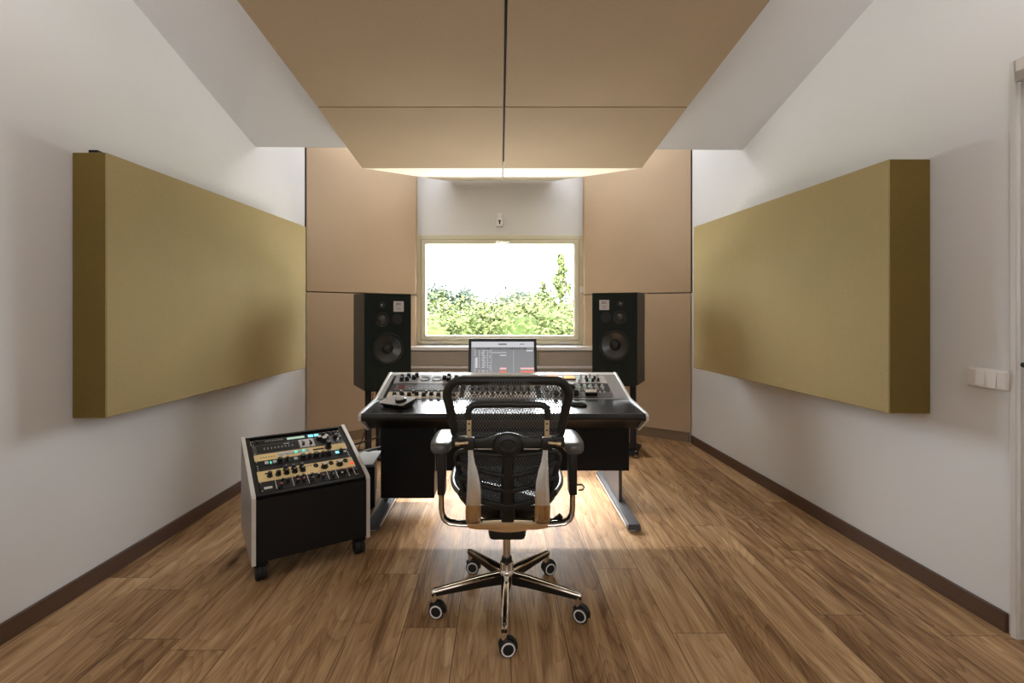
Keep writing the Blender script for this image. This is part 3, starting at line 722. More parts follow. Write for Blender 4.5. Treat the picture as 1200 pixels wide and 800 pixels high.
for cx_, cy_ in ((.045, .05), (W_-.045, .05), (.045, D_-.05), (W_-.045, D_-.05)):
    cs = mb(M_RUB).lathe((cx_-.026, cy_, .040), (1, 0, 0), [(.020, 0), (.038, .002), (.040, .006), (.040, .020), (.034, .022), (.034, .030), (.040, .032), (.040, .046), (.038, .050), (.020, .052)], 26).build('caster', None, rt, True, 40)
    mb(M_BLACK).box(cx_-.024, cx_+.024, cy_-.024, cy_+.024, .084, .0995, .002).box(cx_-.031, cx_+.031, cy_-.026, cy_+.026, .070, .086, .004).build('fork', None, cs)
BX = (rw-.483)/2
def cart(s): return M0 @ Matrix.Translation((BX, s, .0))
s = .024
t = unit(cart(s), 'channel_unit', 'black module rack with white dividers and red knobs, front row of the trolley', .483, .078, M_BLKF)
for a in (.072, .152, .225, .325, .37, .43, .462): rect(t, 'divider', a, a+.003, .004, .074, M_KNOBW)
rect(t, 'maker_plate', .018, .055, .018, .034, M_KNOBW)
for i, (a, b, r_, cap) in enumerate(((.095, .022, .011, M_KNOBR), (.13, .05, .010, None), (.105, .058, .007, None), (.175, .03, .010, M_KNOBR), (.178, .06, .009, None), (.205, .032, .010, M_KNOBR), (.208, .062, .009, None), (.245, .026, .010, None), (.248, .058, .010, None), (.28, .05, .009, M_KNOBW), (.30, .03, .009, M_KNOBR), (.345, .05, .009, None), (.35, .024, .009, None), (.385, .05, .009, None), (.395, .022, .007, M_KNOBW), (.415, .048, .009, M_KNOBR), (.447, .05, .011, M_KNOBR), (.472, .03, .005, M_KNOBW))): knob(t, a, b, r_, .018, M_KNOB, cap)
s += .080
t = unit(cart(s), 'preamplifier', 'gold fronted dual preamplifier with black knobs and a red lamp in the trolley', .483, .087, M_GOLDF)
for a, b in ((.055, .036), (.095, .036), (.135, .036), (.135, .066), (.175, .036), (.175, .066), (.215, .036), (.215, .066)): knob(t, a, b, .013, .026)
for a in (.325, .405): knob(t, a, .036, .017, .024, M_KNOB, M_KNOBW)
for a in (.285, .365, .443): mb(M_INK).lathe((a, .044, 0), (0, 0, 1), [(.013, 0), (.012, .003), (.010, .002)], 18).build('oval_meter', None, t, True).scale = (1, 1.4, 1)
mb(M_RED).lathe((.470, .030, 0), (0, 0, 1), [(.008, 0), (.007, .005), (.003, .007)], 12).build('red_lamp', None, t, True)
rect(t, 'badge', .035, .06, .056, .066, M_INK); 
for a in (.24, .255, .315, .395): rect(t, 'label_mark', a, a+.010, .066, .070, M_KNOBR)
s += .089
t = unit(cart(s), 'blank_panel', 'plain dark vent panel between the gold units in the trolley', .483, .034, M_BLKF)
s += .036
t = unit(cart(s), 'dynamics_unit', 'black unit with knobs and small green lit meters below the gold button unit', .483, .050, M_BLKF)
for a, r_ in ((.12, .015), (.155, .010), (.235, .016), (.27, .011), (.305, .015), (.34, .010), (.375, .014), (.44, .011)): knob(t, a, .024, r_, .022)
for a in (.045, .085, .19): rect(t, 'switch', a, a+.018, .014, .034, M_KNOBW, .006, .001)
for a in (.07, .41): rect(t, 'green_meter', a, a+.020 if a > .2 else a+.008, .014, .034, M_GREEN if a < .2 else M_CYAN, .003)
rect(t, 'label_mark', .455, .472, .018, .03, M_KNOBW)
s += .052
t = unit(cart(s), 'button_controller', 'gold unit with a row of pale lit buttons and one tall black knob', .483, .058, M_GOLDF)
rect(t, 'button_strip', .115, .285, .020, .046, M_KNOBW, .001)
for i in range(8): rect(t, 'button', .12+i*.0205, .135+i*.0205, .026, .042, M_GREEN if i in (4, 6) else M_BTN, .006, .001)
for i in range(5): rect(t, 'red_mark', .13+i*.03, .138+i*.03, .021, .024, M_KNOBR, .002)
rect(t, 'window_strip', .30, .36, .024, .036, M_BLKF); knob(t, .383, .030, .017, .045)
for i in range(6): rect(t, 'label_mark', .03+i*.013, .036+i*.013, .024, .028, M_INK)
s += .060
t = unit(cart(s), 'effects_rack', 'grey modular unit with a meter window and silver square module in the trolley', .483, .088, M_DGREYF)
mw = rect(t, 'meter_window', .020, .235, .010, .078, M_BLKF, .002)
ml = mb(M_KNOBW)
for i in range(9): ml.box(.055+i*.018, .061+i*.018, .036, .040, .002, .003).box(.055+i*.018, .063+i*.018, .048, .050, .002, .003)
ml.box(.16, .19, .064, .069, .002, .003); ml.build('scale_marks', None, mw)
sm = rect(t, 'silver_module', .240, .320, .004, .084, M_SILVF, .003, .001)
for a in (.26, .30): knob(t, a, .030, .008, .020)
for a in (.26, .30): mb(M_INK).cyl((a, .062, .003), (a, .062, .005), .006, n=12).build('jack', None, sm)
knob(t, .375, .040, .019, .028, M_KNOB, M_KNOBW); knob(t, .352, .066, .016, .022, M_KNOB, M_KNOBW); knob(t, .393, .066, .016, .022, M_KNOB, M_KNOBW); knob(t, .445, .060, .015, .024); knob(t, .45, .028, .007, .014, M_KNOBS); knob(t, .472, .045, .005, .01)
s += .090
t = unit(cart(s), 'effects_processor', 'black rack unit with pale display and two cyan windows, back row of the trolley', .483, .044, M_BLKF)
rect(t, 'display', .185, .28, .014, .032, M_LCD, .002)
rect(t, 'cyan_display', .300, .328, .010, .034, M_CYAN, .002); rect(t, 'cyan_display', .334, .360, .010, .034, M_CYAN, .002)
for i in range(8): rect(t, 'button', .07+i*.012, .078+i*.012, .018, .026, M_GREYF, .003)
for a in (.03, .385, .415, .445): knob(t, a, .022, .008, .012)

# ------------------------------------------------------------------ office chair
CH = Vector((.030, 2.19, 0))
ch = thing('office_chair', 'black mesh office chair on a chrome five-star base in front of the desk', 'chair', CH)
def C(x, y, z): return (x, y-CH.y, z)     # y given in room depth
for i in range(5):
    a = R(-92.5+72*i); dx, dy = math.cos(a), math.sin(a)
    rr = []; 
    rows = ((.026, .150, .020, .050), (.10, .145, .020, .044), (.22, .130, .017, .034), (.325, .117, .014, .026), (.336, .112, .012, .020))
    bb, tt = mb(M_PLAST), mb(M_CHROME)
    for r_, zt_, hw, hd_ in rows:
        px, py = dx*r_, dy*r_; sx_, sy_ = -dy, dx
        rr.append([(px-sx_*hw, py-sy_*hw, zt_-.006), (px-sx_*hw*.8, py-sy_*hw*.8, zt_-hd_), (px+sx_*hw*.8, py+sy_*hw*.8, zt_-hd_), (px+sx_*hw, py+sy_*hw, zt_-.006)])
    bb.ring_loft(rr)
    lg = bb.build('leg', None, ch)
    rr = []
    for r_, zt_, hw, hd_ in rows:
        px, py = dx*r_, dy*r_; sx_, sy_ = -dy, dx
        rr.append([(px+sx_*hw*1.02*q, py+sy_*hw*1.02*q, zt_+zz) for q, zz in ((-1, -.009), (-1, -.004), (-.6, .0015), (.6, .0015), (1, -.004), (1, -.009))])
    tt.ring_loft(rr).build('chrome_cover', None, lg, True, 50)
    px, py = dx*.322, dy*.322
    cs = mb(M_CHROME).cyl((px, py, .055), (px, py, .108), .013, n=14).build('caster', None, ch, True, 40)
    o = Vector((px, py, .033)); wa = (-82, -115, -70, -95, -100)[i]
    ax_ = Vector((math.cos(R(wa)), math.sin(R(wa)), 0)); off = Vector((-ax_.y, ax_.x, 0))*(.012)
    o = o+off
    for k, sgn in enumerate((-1, 1)):
        mb(M_RUB).lathe(o, ax_*sgn, [(.012, .004), (.031, .005), (.033, .009), (.033, .019), (.029, .023), (.010, .0245)], 28).m(M_WHITEM).lathe(o+ax_*sgn*.0225, ax_*sgn, [(.0275, 0), (.0265, .0022), (.0215, .0026), (.0205, 0)], 28).build('wheel', None, cs, True, 30)
    hdp = [(o.x+(off.x/.012)*.036*math.cos(b)*1.0, o.y+(off.y/.012)*.036*math.cos(b), o.z+.036*math.sin(b)) for b in [R(-10+20*j) for j in range(9)]]
    mb(M_PLAST).tube(hdp, .004, 8, up=tuple(ax_), r2=.012).build('hood', None, cs, True)
mb(M_CHROME).lathe((0, 0, 0), (0, 0, 1), [(.030, .095), (.036, .10), (.036, .150), (.034, .158), (.030, .162), (.030, .190), (.026, .194)], 28).build('hub', None, ch, True, 35)
mb(M_CHROME).cyl((0, 0, .19), (0, 0, .34), .0165, n=20).m(M_PLAST).cyl((0, 0, .19), (0, 0, .215), .025, .022, 20).build('gas_column', None, ch, True)
# mechanism
mb(M_PLAST).prism([(-.075, -.15), (.075, -.15), (.10, .10), (-.10, .10)], .352, .415, bev=.016).build('mechanism', None, ch, True)
rr = []
for i in range(13):
    x_ = -.085+.17*i/12; zc = .436-.014*(1-(x_/.1)**2)
    rr.append([C(x_, 2.015+.04*(abs(x_)/.1)**2*-0, zc-.013), C(x_, 1.985, zc-.008), C(x_, 1.985, zc+.008), C(x_, 2.03, zc+.016), C(x_, 2.06, zc)])
mb(M_BRONZE).ring_loft(rr).build('rear_bracket', None, ch, True, 60)
# back support: wide metal uprights and lower bar
def loft_x(m, secs):   # (cx, y, z, halfwidth, halfdepth) going down: cross-sections perpendicular to z
    m.ring_loft([[C(cx_+hw*math.cos(a), yy+hd_*math.sin(a), zz) for a in [R(30*j) for j in range(12)]] for cx_, yy, zz, hw, hd_ in secs]); return m
for sx in (-1, 1):
    up_ = [(sx*.142, 1.872, .800, .010, .006), (sx*.142, 1.871, .770, .011, .006), (sx*.139, 1.869, .735, .014, .008), (sx*.134, 1.866, .70, .021, .010), (sx*.130, 1.864, .66, .026, .012), (sx*.129, 1.862, .62, .028, .013), (sx*.131, 1.861, .575, .0285, .013)]
    lo_ = [(sx*.131, 1.862, .5745, .0295, .0145), (sx*.133, 1.880, .54, .030, .014), (sx*.134, 1.902, .505, .030, .013), (sx*.134, 1.920, .480, .029, .012)]
    m_ = loft_x(mb(M_WARM), up_); u_ = m_.build('upright', None, ch, True, 60)
    loft_x(mb(M_BRONZE), lo_).build('lower_sleeve', None, u_, True, 60)
    mb(M_INK).box(sx*.142-.004, sx*.142+.004, 1.862-CH.y, 1.864-CH.y, .87, .88).build('slot', None, u_)
    pn = mb(M_GOLDPIN).box(sx*.147-.009, sx*.147+.009, 1.850-CH.y, 1.862-CH.y, .79, .905, .003).build('height_pin', None, ch)
    for zz in (.860, .884): mb(M_INK).cyl(C(sx*.147, 1.8502, zz), C(sx*.147, 1.8485, zz), .0035, n=10).build('pin_hole', None, pn)
    mb(M_PLAST).box(sx*.147-.020, sx*.147+.020, 1.842-CH.y, 1.872-CH.y, .785, .832, .006).build('buckle', None, ch, True)
    mb(M_GOLDPIN).cyl(C(sx*.150, 1.840, .815), C(sx*.185, 1.840, .812), .0055, n=12).m(M_GOLDPIN).cyl(C(sx*.183, 1.838, .812), C(sx*.198, 1.838, .812), .008, n=12).build('lever', None, ch, True)
    mb(M_CHROME).lathe(C(sx*.105, 1.915, .485), (0, -1, 0), [(.008, 0), (.008, .012), (.005, .016)], 12).build('bolt', None, ch, True)
rr = []
for i in range(25):
    x_ = -.158+.316*i/24; e = abs(x_)/.158; zc = .462+.012*e**4; hh_ = .018*(1-.35*e**6)
    yc = 1.930+.025*(1-e**2)
    rr.append([C(x_, yc-.010, zc-hh_), C(x_, yc-.014, zc), C(x_, yc-.008, zc+hh_), C(x_, yc+.012, zc+hh_), C(x_, yc+.014, zc-hh_)])
mb(M_BRONZE).ring_loft(rr).build('lower_bar', None, ch, True, 60)
# spine linking lower bar to mechanism
mb(M_PLAST).prism([(C(0, 1.955, 0)[1], .445), (C(0, 2.10, 0)[1], .355), (C(0, 2.10, 0)[1], .40), (C(0, 1.98, 0)[1], .478)], -.05, .05, axis='x', bev=.004).build('tilt_arm', None, ch, True)
# upper back frame
def rrect(hw_t, hw_b, z0, z1, rad, n=8, rb=None):
    rb = rad if rb is None else rb; pts = []
    for cx_, cz, a0, r_ in ((hw_t-rad, z1-rad, 0, rad), (-(hw_t-rad), z1-rad, 90, rad), (-(hw_b-rb), z0+rb, 180, rb), (hw_b-rb, z0+rb, 270, rb)):
        for j in range(n+1):
            a = R(a0+90*j/n); pts.append((cx_+r_*math.cos(a), cz+r_*math.sin(a)))
    return pts
def yb(x_, z): return 1.885-.045*(z-.82)/.24+.030*(abs(x_)/.23)**2-.0
P = [C(x_, yb(x_, z_), z_) for x_, z_ in rrect(.234, .206, .822, 1.045, .062, rb=.025)]
mb(M_PLAST).tube(P, .0175, 10, closed=True, up=(0, 1, 0), r2=.014).build('back_frame', None, ch, True)
def sheet(m, hw, z0, z1, yf, nx=16, nz=12):
    V = [[m.bm.verts.new(C(hw(z0+(z1-z0)*j/nz)*(2*i/nx-1), yf(hw(z0+(z1-z0)*j/nz)*(2*i/nx-1), z0+(z1-z0)*j/nz), z0+(z1-z0)*j/nz)) for i in range(nx+1)] for j in range(nz+1)]
    m._tag([m.bm.faces.new((V[j][i], V[j][i+1], V[j+1][i+1], V[j+1][i])) for j in range(nz) for i in range(nx)]); return m
def hwU(z):
    t_ = (z-.822)/(1.047-.822); h_ = .207+.029*t_
    if z > 1.047-.062: h_ -= .062-math.sqrt(max(0, .062**2-(z-(1.047-.062))**2))
    return h_
sheet(mb(M_NET), hwU, .825, 1.045, yb, 20, 20).build('back_mesh', None, ch, True)
# head support loop in front of the pins
hl = [(-.150, .90), (-.150, .925), (-.146, .943), (-.134, .953), (-.115, .956), (0, .957), (.115, .956), (.134, .953), (.146, .943), (.150, .925), (.150, .90)]
mb(M_PLAST).tube([C(a, 1.848, b) for a, b in hl], .0125, 10, up=(0, 1, 0), r2=.010).build('height_handle', None, ch, True)
# crossbar with central disc
top_ = [(-.215, .835), (-.16, .838), (-.11, .828), (-.06, .836), (-.04, .845), (0, .852), (.04, .845), (.06, .836), (.11, .828), (.16, .838), (.215, .835)]
bot_ = [(.215, .797), (.15, .797), (.10, .794), (.055, .782), (.03, .770), (-.03, .770), (-.055, .782), (-.10, .794), (-.15, .797), (-.215, .797)]
mb(M_PLAST).prism([(a, b-.005) for a, b in top_+bot_], C(0, 1.860, 0)[1], C(0, 1.880, 0)[1], axis='y', bev=.003).build('crossbar', None, ch, True)
dsc = mb(M_PLAST); n_ = 28
dsc.ring_loft([[C(.056*f_*math.cos(2*math.pi*j/n_), yy, .805+.044*f_*math.sin(2*math.pi*j/n_)) for j in range(n_)] for f_, yy in ((1, 1.868), (1, 1.850), (.9, 1.842), (.55, 1.838), (.45, 1.842), (.1, 1.841))])
dsc.build('lumbar_hub', None, ch, True, 40)
for sx in (-1, 1):
    mb(M_KNOBS).box(min(sx*.06, sx*.115), max(sx*.06, sx*.115), C(0, 1.852, 0)[1], C(0, 1.856, 0)[1], .786, .790).build('slit_trim', None, ch)
# lower lumbar part
def yl(x_, z): return 1.895+.10*(max(0, .76-z)/.26)**1.6*.6+.045*(abs(x_)/.2)**2
P = [C(x_, yl(x_, z_), z_) for x_, z_ in rrect(.205, .175, .525, .757, .03, rb=.06)]
mb(M_PLAST).tube(P, .011, 10, closed=True, up=(0, 1, 0), r2=.012).build('lumbar_frame', None, ch, True)
sheet(mb(M_NETD), lambda z: .175+.03*(z-.525)/.23, .54, .75, lambda a, b: yl(a, b)+.012).build('lumbar_mesh', None, ch, True)
for z_e, z_c, rr_ in ((.758, .752, .0065), (.715, .672, .010), (.655, .612, .010), (.585, .545, .012)):
    pts = [C(x_, yl(x_, z_e)-.006, z_c+(z_e-z_c)*(abs(x_)/.2)**1.5) for x_ in [-.195+.39*i/16 for i in range(17)]]
    mb(M_PLAST).tube(pts, rr_, 8, up=(0, 1, 0), r2=.007).build('lumbar_slat', None, ch, True)
mb(M_PLAST).ring_loft([[C(hw*q, yl(0, z_)-.022+(.02 if abs(q) > .9 else 0), z_) for q in (-1, -.7, .7, 1)] + [C(hw*q, yl(0, z_)+.006, z_) for q in (1, -1)] for z_, hw in ((.80, .024), (.72, .022), (.64, .024), (.56, .028), (.49, .032), (.462, .034))]).build('spine', None, ch, True, 50)
# seat
def super_pts(hw, y0, y1, n=44, e=2.8):
    out = []
    for i in range(n):
        a = 2*math.pi*i/n; c_, s_ = math.cos(a), math.sin(a)
        out.append((hw*math.copysign(abs(c_)**(2/e), c_), (y0+y1)/2+(y1-y0)/2*math.copysign(abs(s_)**(2/e), s_)))
    return out
def seat_z(x_, y): 
    t_ = (y-1.975)/.475; return .525+.02*min(1, max(0, t_)*1.5)+.035*(abs(x_)/.24)**2-.03*max(0, t_-.7)/.3
O = super_pts(.240, 1.975, 2.46)
mb(M_RIM).tube([C(a, b, seat_z(a, b)) for a, b in O], .010, 8, closed=True, up=(0, 0, 1), r2=.010).build('seat_rim', None, ch, True)
st = mb(M_PLAST)
def sc_(f_, dz): return [C(a*f_, 2.2175+(b-2.2175)*f_, seat_z(a, b)+dz) for a, b in O]
st.m(M_SEAT).ring_loft([sc_(.98, .002), sc_(.90, .004), sc_(.6, -.002), sc_(.2, -.006)]); st.build('seat', None, ch, True, 80)
st = mb(M_PLAST); st.ring_loft([sc_(.975, -.006), sc_(.93, -.045), sc_(.80, -.085), sc_(.55, -.115)]); st.build('seat_shell', None, ch, True, 60)
# arms
for sx in (-1, 1):
    pts = super_pts(.046, 1.985, 2.255, 32, 3.2)
    rings = []
    for f_, z_ in ((.86, .728), (.98, .735), (1., .748), (.97, .760), (.86, .7665), (.4, .769)):
        rings.append([C(sx*.276+a*f_, 2.12+(b-2.12)*(1-(1-f_)*.35), z_) for a, b in pts])
    mb(M_ARMPAD).ring_loft(rings).build('armrest_pad', None, ch, True, 70)
    mb(M_PLAST).prism([(sx*.262, C(0, 2.07, 0)[1]), (sx*.296, C(0, 2.07, 0)[1]), (sx*.296, C(0, 2.135, 0)[1]), (sx*.262, C(0, 2.135, 0)[1])], .530, .730, bev=.006).build('arm_post', None, ch, True)
    ap = [(sx*.280, 2.10, .545), (sx*.280, 2.10, .47), (sx*.277, 2.10, .440), (sx*.266, 2.10, .418), (sx*.245, 2.10, .405), (sx*.20, 2.10, .400), (sx*.10, 2.10, .398)]
    mb(M_CHROME).tube([C(*p) for p in ap], .013, 12, up=(0, 1, 0), r2=.020).build('arm_tube', None, ch, True)
hk = [C(.29, 2.10, .565), C(.32, 2.10, .567), C(.330, 2.10, .556), C(.325, 2.10, .545), C(.305, 2.10, .542)]
mb(M_PLAST).tube(hk, .004, 8).build('adjust_lever', None, ch, True)
mb(M_PLAST).tube([C(.10, 2.14, .40), C(.20, 2.13, .395), C(.235, 2.12, .425)], .008, 8, r2=.014, up=(0, 0, 1)).build('tilt_lever', None, ch, True)
# maker's mark at the lower right of the lumbar mesh, partly hidden
text_mesh('Hv', .030, 'lettering', M_KNOBW, ch, Matrix.Translation(C(.095, 1.925, .595)) @ Matrix.Rotation(R(90), 4, 'X'))

# ------------------------------------------------------------------ floor clutter behind the trolley
bx = thing('power_box', 'low black equipment box on the floor between the trolley and the desk', 'equipment box', (-.905, 3.20, 0), R(12))
mb(M_BLKF).box(-.085, .085, 0, .40, .02, .29, .005).build('case', None, bx)
for a in (-.06, .06):
    for b in (.04, .36): mb(M_RUB).cyl((a, b, 0), (a, b, .021), .014, n=12).build('foot', None, bx)
tag(mb(M_PAPER).hexa([(-1.0, 3.22, .293), (-.84, 3.24, .293), (-.86, 3.56, .293), (-1.02, 3.53, .293), (-1.0, 3.22, .297), (-.84, 3.24, .297), (-.86, 3.56, .297), (-1.02, 3.53, .297)]).build('paper_sheet'), 'white sheet of paper lying on the black equipment box', 'paper')
def cable(pts, r, mt, label):
    P = [Vector(p) for p in pts]; out = []
    for i in range(len(P)-1):
        p0, p1, p2, p3 = P[max(0, i-1)], P[i], P[i+1], P[min(len(P)-1, i+2)]
        for j in range(8):
            t_ = j/8; out.append(.5*((2*p1)+(-p0+p2)*t_+(2*p0-5*p1+4*p2-p3)*t_*t_+(-p0+3*p1-3*p2+p3)*t_**3))
    out.append(P[-1])
    return tag(mb(mt).tube(out, r, 8).build('cable', None, None, True), label, 'cable')
cable([(-1.10, 4.25, .60), (-1.12, 4.22, .40), (-1.20, 4.10, .12), (-1.25, 3.95, .01), (-1.1, 3.8, .008)], .004, M_CABLE, 'thin black cable hanging from the left loudspeaker to the floor')
cable([(-1.22, 3.35, .36), (-1.05, 3.42, .37), (-.92, 3.45, .40), (-.80, 3.5, .43)], .006, M_CABLE, 'black cable looping from the trolley back to the desk')
cable([(-1.16, 3.24, .33), (-1.02, 3.3, .335), (-.9, 3.34, .365), (-.80, 3.4, .375)], .005, M_CABLEW, 'pale grey cable running from the trolley into the desk side')
cable([(-1.14, 3.30, .28), (-1.02, 3.48, .32), (-.93, 3.50, .31), (-.85, 3.55, .34)], .005, M_CABLE, 'short black cable drooping over the white sheet of paper')
cable([(-.36, 3.60, .32), (-.38, 3.55, .24), (-.28, 3.50, .20), (-.33, 3.48, .12), (-.25, 3.55, .03), (-.1, 3.6, .008)], .004, M_CABLE, 'thin black cable coiling down beneath the middle of the desk')
cable([(1.02, 4.55, .63), (1.00, 4.5, .50), (1.02, 4.48, .30), (1.02, 4.5, .07), (.98, 4.7, .01)], .004, M_CABLE, 'thin black cable hanging behind the right speaker stand')

# ------------------------------------------------------------------ outside
gm = mat('dry_grass_ground', (.12, .15, .05), .95, var=.3, vscale=.8)
struct(mb(gm).box(-60, 60, 6.2, 90, -3.2, -3.0).build('ground'))
def foliage(mt, blobs, n, ls, seed):
    r_ = random.Random(seed); m_ = mb(mt); fs = []
    for _ in range(n):
        bx_, by_, bz_, br, sq = blobs[r_.randrange(len(blobs))]
        d_ = Vector((r_.gauss(0, 1), r_.gauss(0, 1), r_.gauss(0, 1))).normalized()
        rad = br*(.55+.5*r_.random()**.6)*(1+.35*mnoise.noise(d_*2.3+Vector((seed, 0, 0))))
        p = Vector((bx_, by_, bz_))+Vector((d_.x, d_.y, d_.z*sq))*rad
        nrm = (d_+Vector((r_.gauss(0, .6), r_.gauss(0, .6), r_.gauss(0, .6)+.4))).normalized(); a = nrm.orthogonal().normalized(); a.rotate(Matrix.Rotation(r_.random()*6.28, 3, nrm)); b = nrm.cross(a)
        l = ls*(.6+.8*r_.random())
        v = [m_.bm.verts.new(p+a*l), m_.bm.verts.new(p+b*l*.5), m_.bm.verts.new(p-a*l), m_.bm.verts.new(p-b*l*.5)]
        fs.append(m_.bm.faces.new(v))
    m_._tag(fs); return m_
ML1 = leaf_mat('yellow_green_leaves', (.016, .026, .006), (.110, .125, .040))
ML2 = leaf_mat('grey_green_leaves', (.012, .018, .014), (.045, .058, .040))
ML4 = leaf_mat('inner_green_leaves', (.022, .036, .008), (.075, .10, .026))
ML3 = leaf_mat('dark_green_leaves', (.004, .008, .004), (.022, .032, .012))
M_BARK = mat('brown_bark', (.09, .06, .04), .9)
def at(u, v, y): return ((u-CX)*y/F, y, H-(v-CY)*y/F)
def tree(name, u, vtop, y, rad, mt, n, ls, seed, label, sq=1.1, nb=7, group=None, spread=.6):
    x_, _, ztop = at(u, vtop, y); t = thing(name, label, 'tree' if 'tree' in name or 'sapling' in name else 'bush', (x_, y, -3.0)); r_ = random.Random(seed)
    top = ztop+3.0; bl = [(0, 0, top-rad*.72*sq, rad*.8, sq)]
    for _ in range(nb): bl.append((r_.uniform(-1, 1)*rad*spread*2.0, r_.uniform(-.5, .5)*rad, top-rad*.7*sq-r_.uniform(-.05, .8)*rad*spread, rad*r_.uniform(.45, .75), sq))
    low = top-rad*2.6
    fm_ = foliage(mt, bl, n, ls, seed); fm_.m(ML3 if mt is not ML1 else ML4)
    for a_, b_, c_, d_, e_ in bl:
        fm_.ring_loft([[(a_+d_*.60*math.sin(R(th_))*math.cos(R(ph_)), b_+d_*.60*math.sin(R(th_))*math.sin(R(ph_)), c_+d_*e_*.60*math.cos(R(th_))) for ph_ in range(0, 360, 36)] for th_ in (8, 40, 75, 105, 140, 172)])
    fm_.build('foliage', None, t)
    mb(M_BARK).tube([(0, 0, 0), (.05, 0, top*.4), (-.04, .02, top-rad*1.2)], .07+rad*.04, 8, rs=[1.3, 1, .5]).build('trunk', None, t, True)
spec = [(500, 351, 9.5, 1.0, 'leftmost rounded yellow-green bush outside the window'), (527, 349, 12.0, 1.1, 'yellow-green bush outside, second from the window left edge'),
        (551, 352, 9.8, .95, 'leafy green bush outside rising above the display left corner'), (574, 347, 12.0, 1.05, 'pale green bush outside just left of the window middle'),
        (598, 355, 9.6, .95, 'bright green bush outside at the middle of the window'), (622, 343, 11.5, 1.15, 'tall yellow-green bush outside right of the window middle'),
        (647, 346, 9.8, 1.0, 'bright bush outside below the thin sapling'), (672, 341, 11.0, 1.1, 'rightmost bush outside partly hidden by the window frame')]
for i, (u, v, y, r_, lb) in enumerate(spec):
    tree('garden_bush', u, v-1, y, r_, ML1, 11000, .046, 20+i, lb, 1.25, 9)
tree('garden_tree', 514, 333, 30, 1.4, ML2, 3000, .13, 51, 'distant grey-green tree at the far left of the window view', .8, 6)
tree('garden_tree', 593, 342, 26, 1.1, ML3, 3000, .11, 52, 'dark round tree outside above the window middle', 1., 6)
tree('garden_tree', 609, 335, 28, 1.3, ML2, 3000, .11, 53, 'greyish round tree outside beside the dark one', 1., 6)
tree('garden_tree', 640, 344, 24, 1.2, ML1, 2600, .11, 54, 'pale tree outside behind the right bushes', 1., 6)
x_, y_, z_ = at(657, 298, 11.5)
sp_ = thing('garden_sapling', 'thin tall sapling rising above the bushes on the right outside', 'tree', (x_, y_, -3.0))
tp_ = z_+3
mb(M_BARK).tube([(0, 0, 0), (.02, 0, tp_*.5), (-.01, 0, tp_*.9), (0, 0, tp_)], .022, 6, rs=[1.6, 1.2, .6, .3]).build('trunk', None, sp_, True)
foliage(ML1, [(.0, 0, tp_-.12, .10, 1.6), (.05, 0, tp_-.38, .13, 1.5), (-.06, 0, tp_-.6, .15, 1.5), (.09, 0, tp_-.82, .2, 1.2), (-.1, 0, tp_-1.05, .24, 1.2)], 1100, .046, 60).build('foliage', None, sp_)
x_, y_, z_ = at(636, 328, 11.8)
sp_ = thing('garden_sapling', 'short wispy sapling left of the tall thin one outside', 'tree', (x_, y_, -3.0)); tp_ = z_+3
mb(M_BARK).tube([(0, 0, 0), (.02, 0, tp_*.5), (0, 0, tp_)], .02, 6, rs=[1.5, 1, .3]).build('trunk', None, sp_, True)
foliage(ML1, [(.0, 0, tp_-.12, .09, 1.6), (.04, 0, tp_-.35, .12, 1.5), (-.05, 0, tp_-.55, .16, 1.3)], 420, .042, 61).build('foliage', None, sp_)

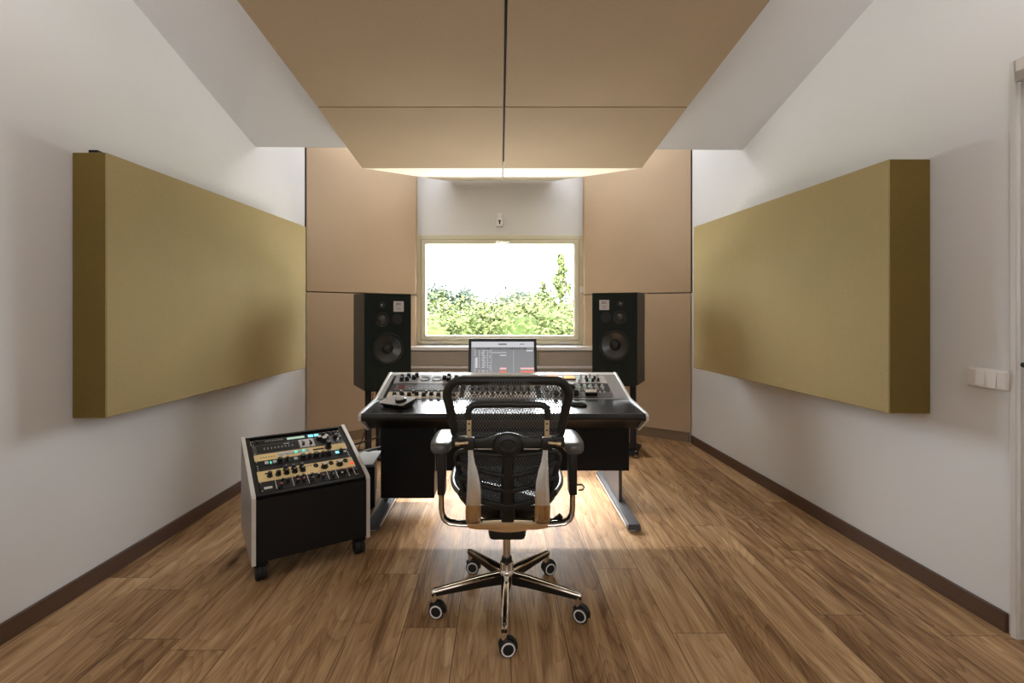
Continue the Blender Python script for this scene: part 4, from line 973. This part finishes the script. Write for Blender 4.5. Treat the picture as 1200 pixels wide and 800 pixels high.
# ------------------------------------------------------------------ light
W = bpy.data.worlds.new('sky'); S.world = W; W.use_nodes = True; nt = W.node_tree
bg = nt.nodes['Background']; tc = nt.nodes.new('ShaderNodeTexCoord'); sp2 = nt.nodes.new('ShaderNodeSeparateXYZ'); cr = nt.nodes.new('ShaderNodeValToRGB')
nt.links.new(tc.outputs['Generated'], sp2.inputs[0]); nt.links.new(sp2.outputs[2], cr.inputs[0]); nt.links.new(cr.outputs[0], bg.inputs[0])
cr.color_ramp.elements[0].position = 0.; cr.color_ramp.elements[0].color = (.80, .94, 1, 1)
cr.color_ramp.elements[1].position = .5; cr.color_ramp.elements[1].color = (.95, .98, 1, 1)
SKY = 28.0
bg.inputs[1].default_value = SKY
def area(name, loc, rot, sx, sy, power, col=(1, 1, 1), spread=180):
    l = bpy.data.lights.new(name, 'AREA'); l.shape = 'RECTANGLE'; l.size = sx; l.size_y = sy; l.energy = power; l.color = col
    try: l.spread = R(spread)
    except Exception: pass
    o = bpy.data.objects.new(name, l); COL.objects.link(o); o.location = loc; o.rotation_euler = [R(a) for a in rot]; return o
p = area('window_portal', (0, YW+.10, (gz0+gz1)/2), (-90, 0, 0), gx1-gx0, gz1-gz0, 1)
p.data.cycles.is_portal = True
area('cove_light', (0, 4.75, 3.28), (0, 0, 0), 3.2, .8, 26, (.93, .96, 1.))
area('below_sill_fill', (0, 8.35, -.05), (-80, 0, 0), 4.2, 1.4, 900, (1., .98, .93))  # added lamp hidden below the sill, sends light up through the window
area('overhead_fill', (0, .9, 3.45), (0, 0, 0), 3.0, 2.4, 85, (1, .98, .95))  # added overhead fill above the ceiling panels, out of view
area('under_desk_fill', (.02, 3.50, .572), (0, 0, 0), 1.45, .04, 24, (1, .90, .84))  # added lamp behind the modesty panel, brightens the floor under the desk
area('rear_fill', (0, -1.55, 1.9), (84, 0, 0), 1.8, .9, 16, (1, .98, .95))  # added fill behind the camera, puts highlights on the chrome
for sx in (-1, 1): area('ceiling_fill', (sx*1.62, .7, 2.35), (180, 0, 0), .5, 1.5, 9, (1, .98, .98))  # added out-of-view fill for the ceiling and upper walls

S.view_settings.view_transform = 'Standard'; S.view_settings.look = 'None'; S.view_settings.exposure = .12; S.view_settings.gamma = 1
S.cycles.use_denoising = True
S.cycles.diffuse_bounces = 6; S.cycles.max_bounces = 12; S.cycles.transparent_max_bounces = 16
S.cycles.sample_clamp_indirect = 8
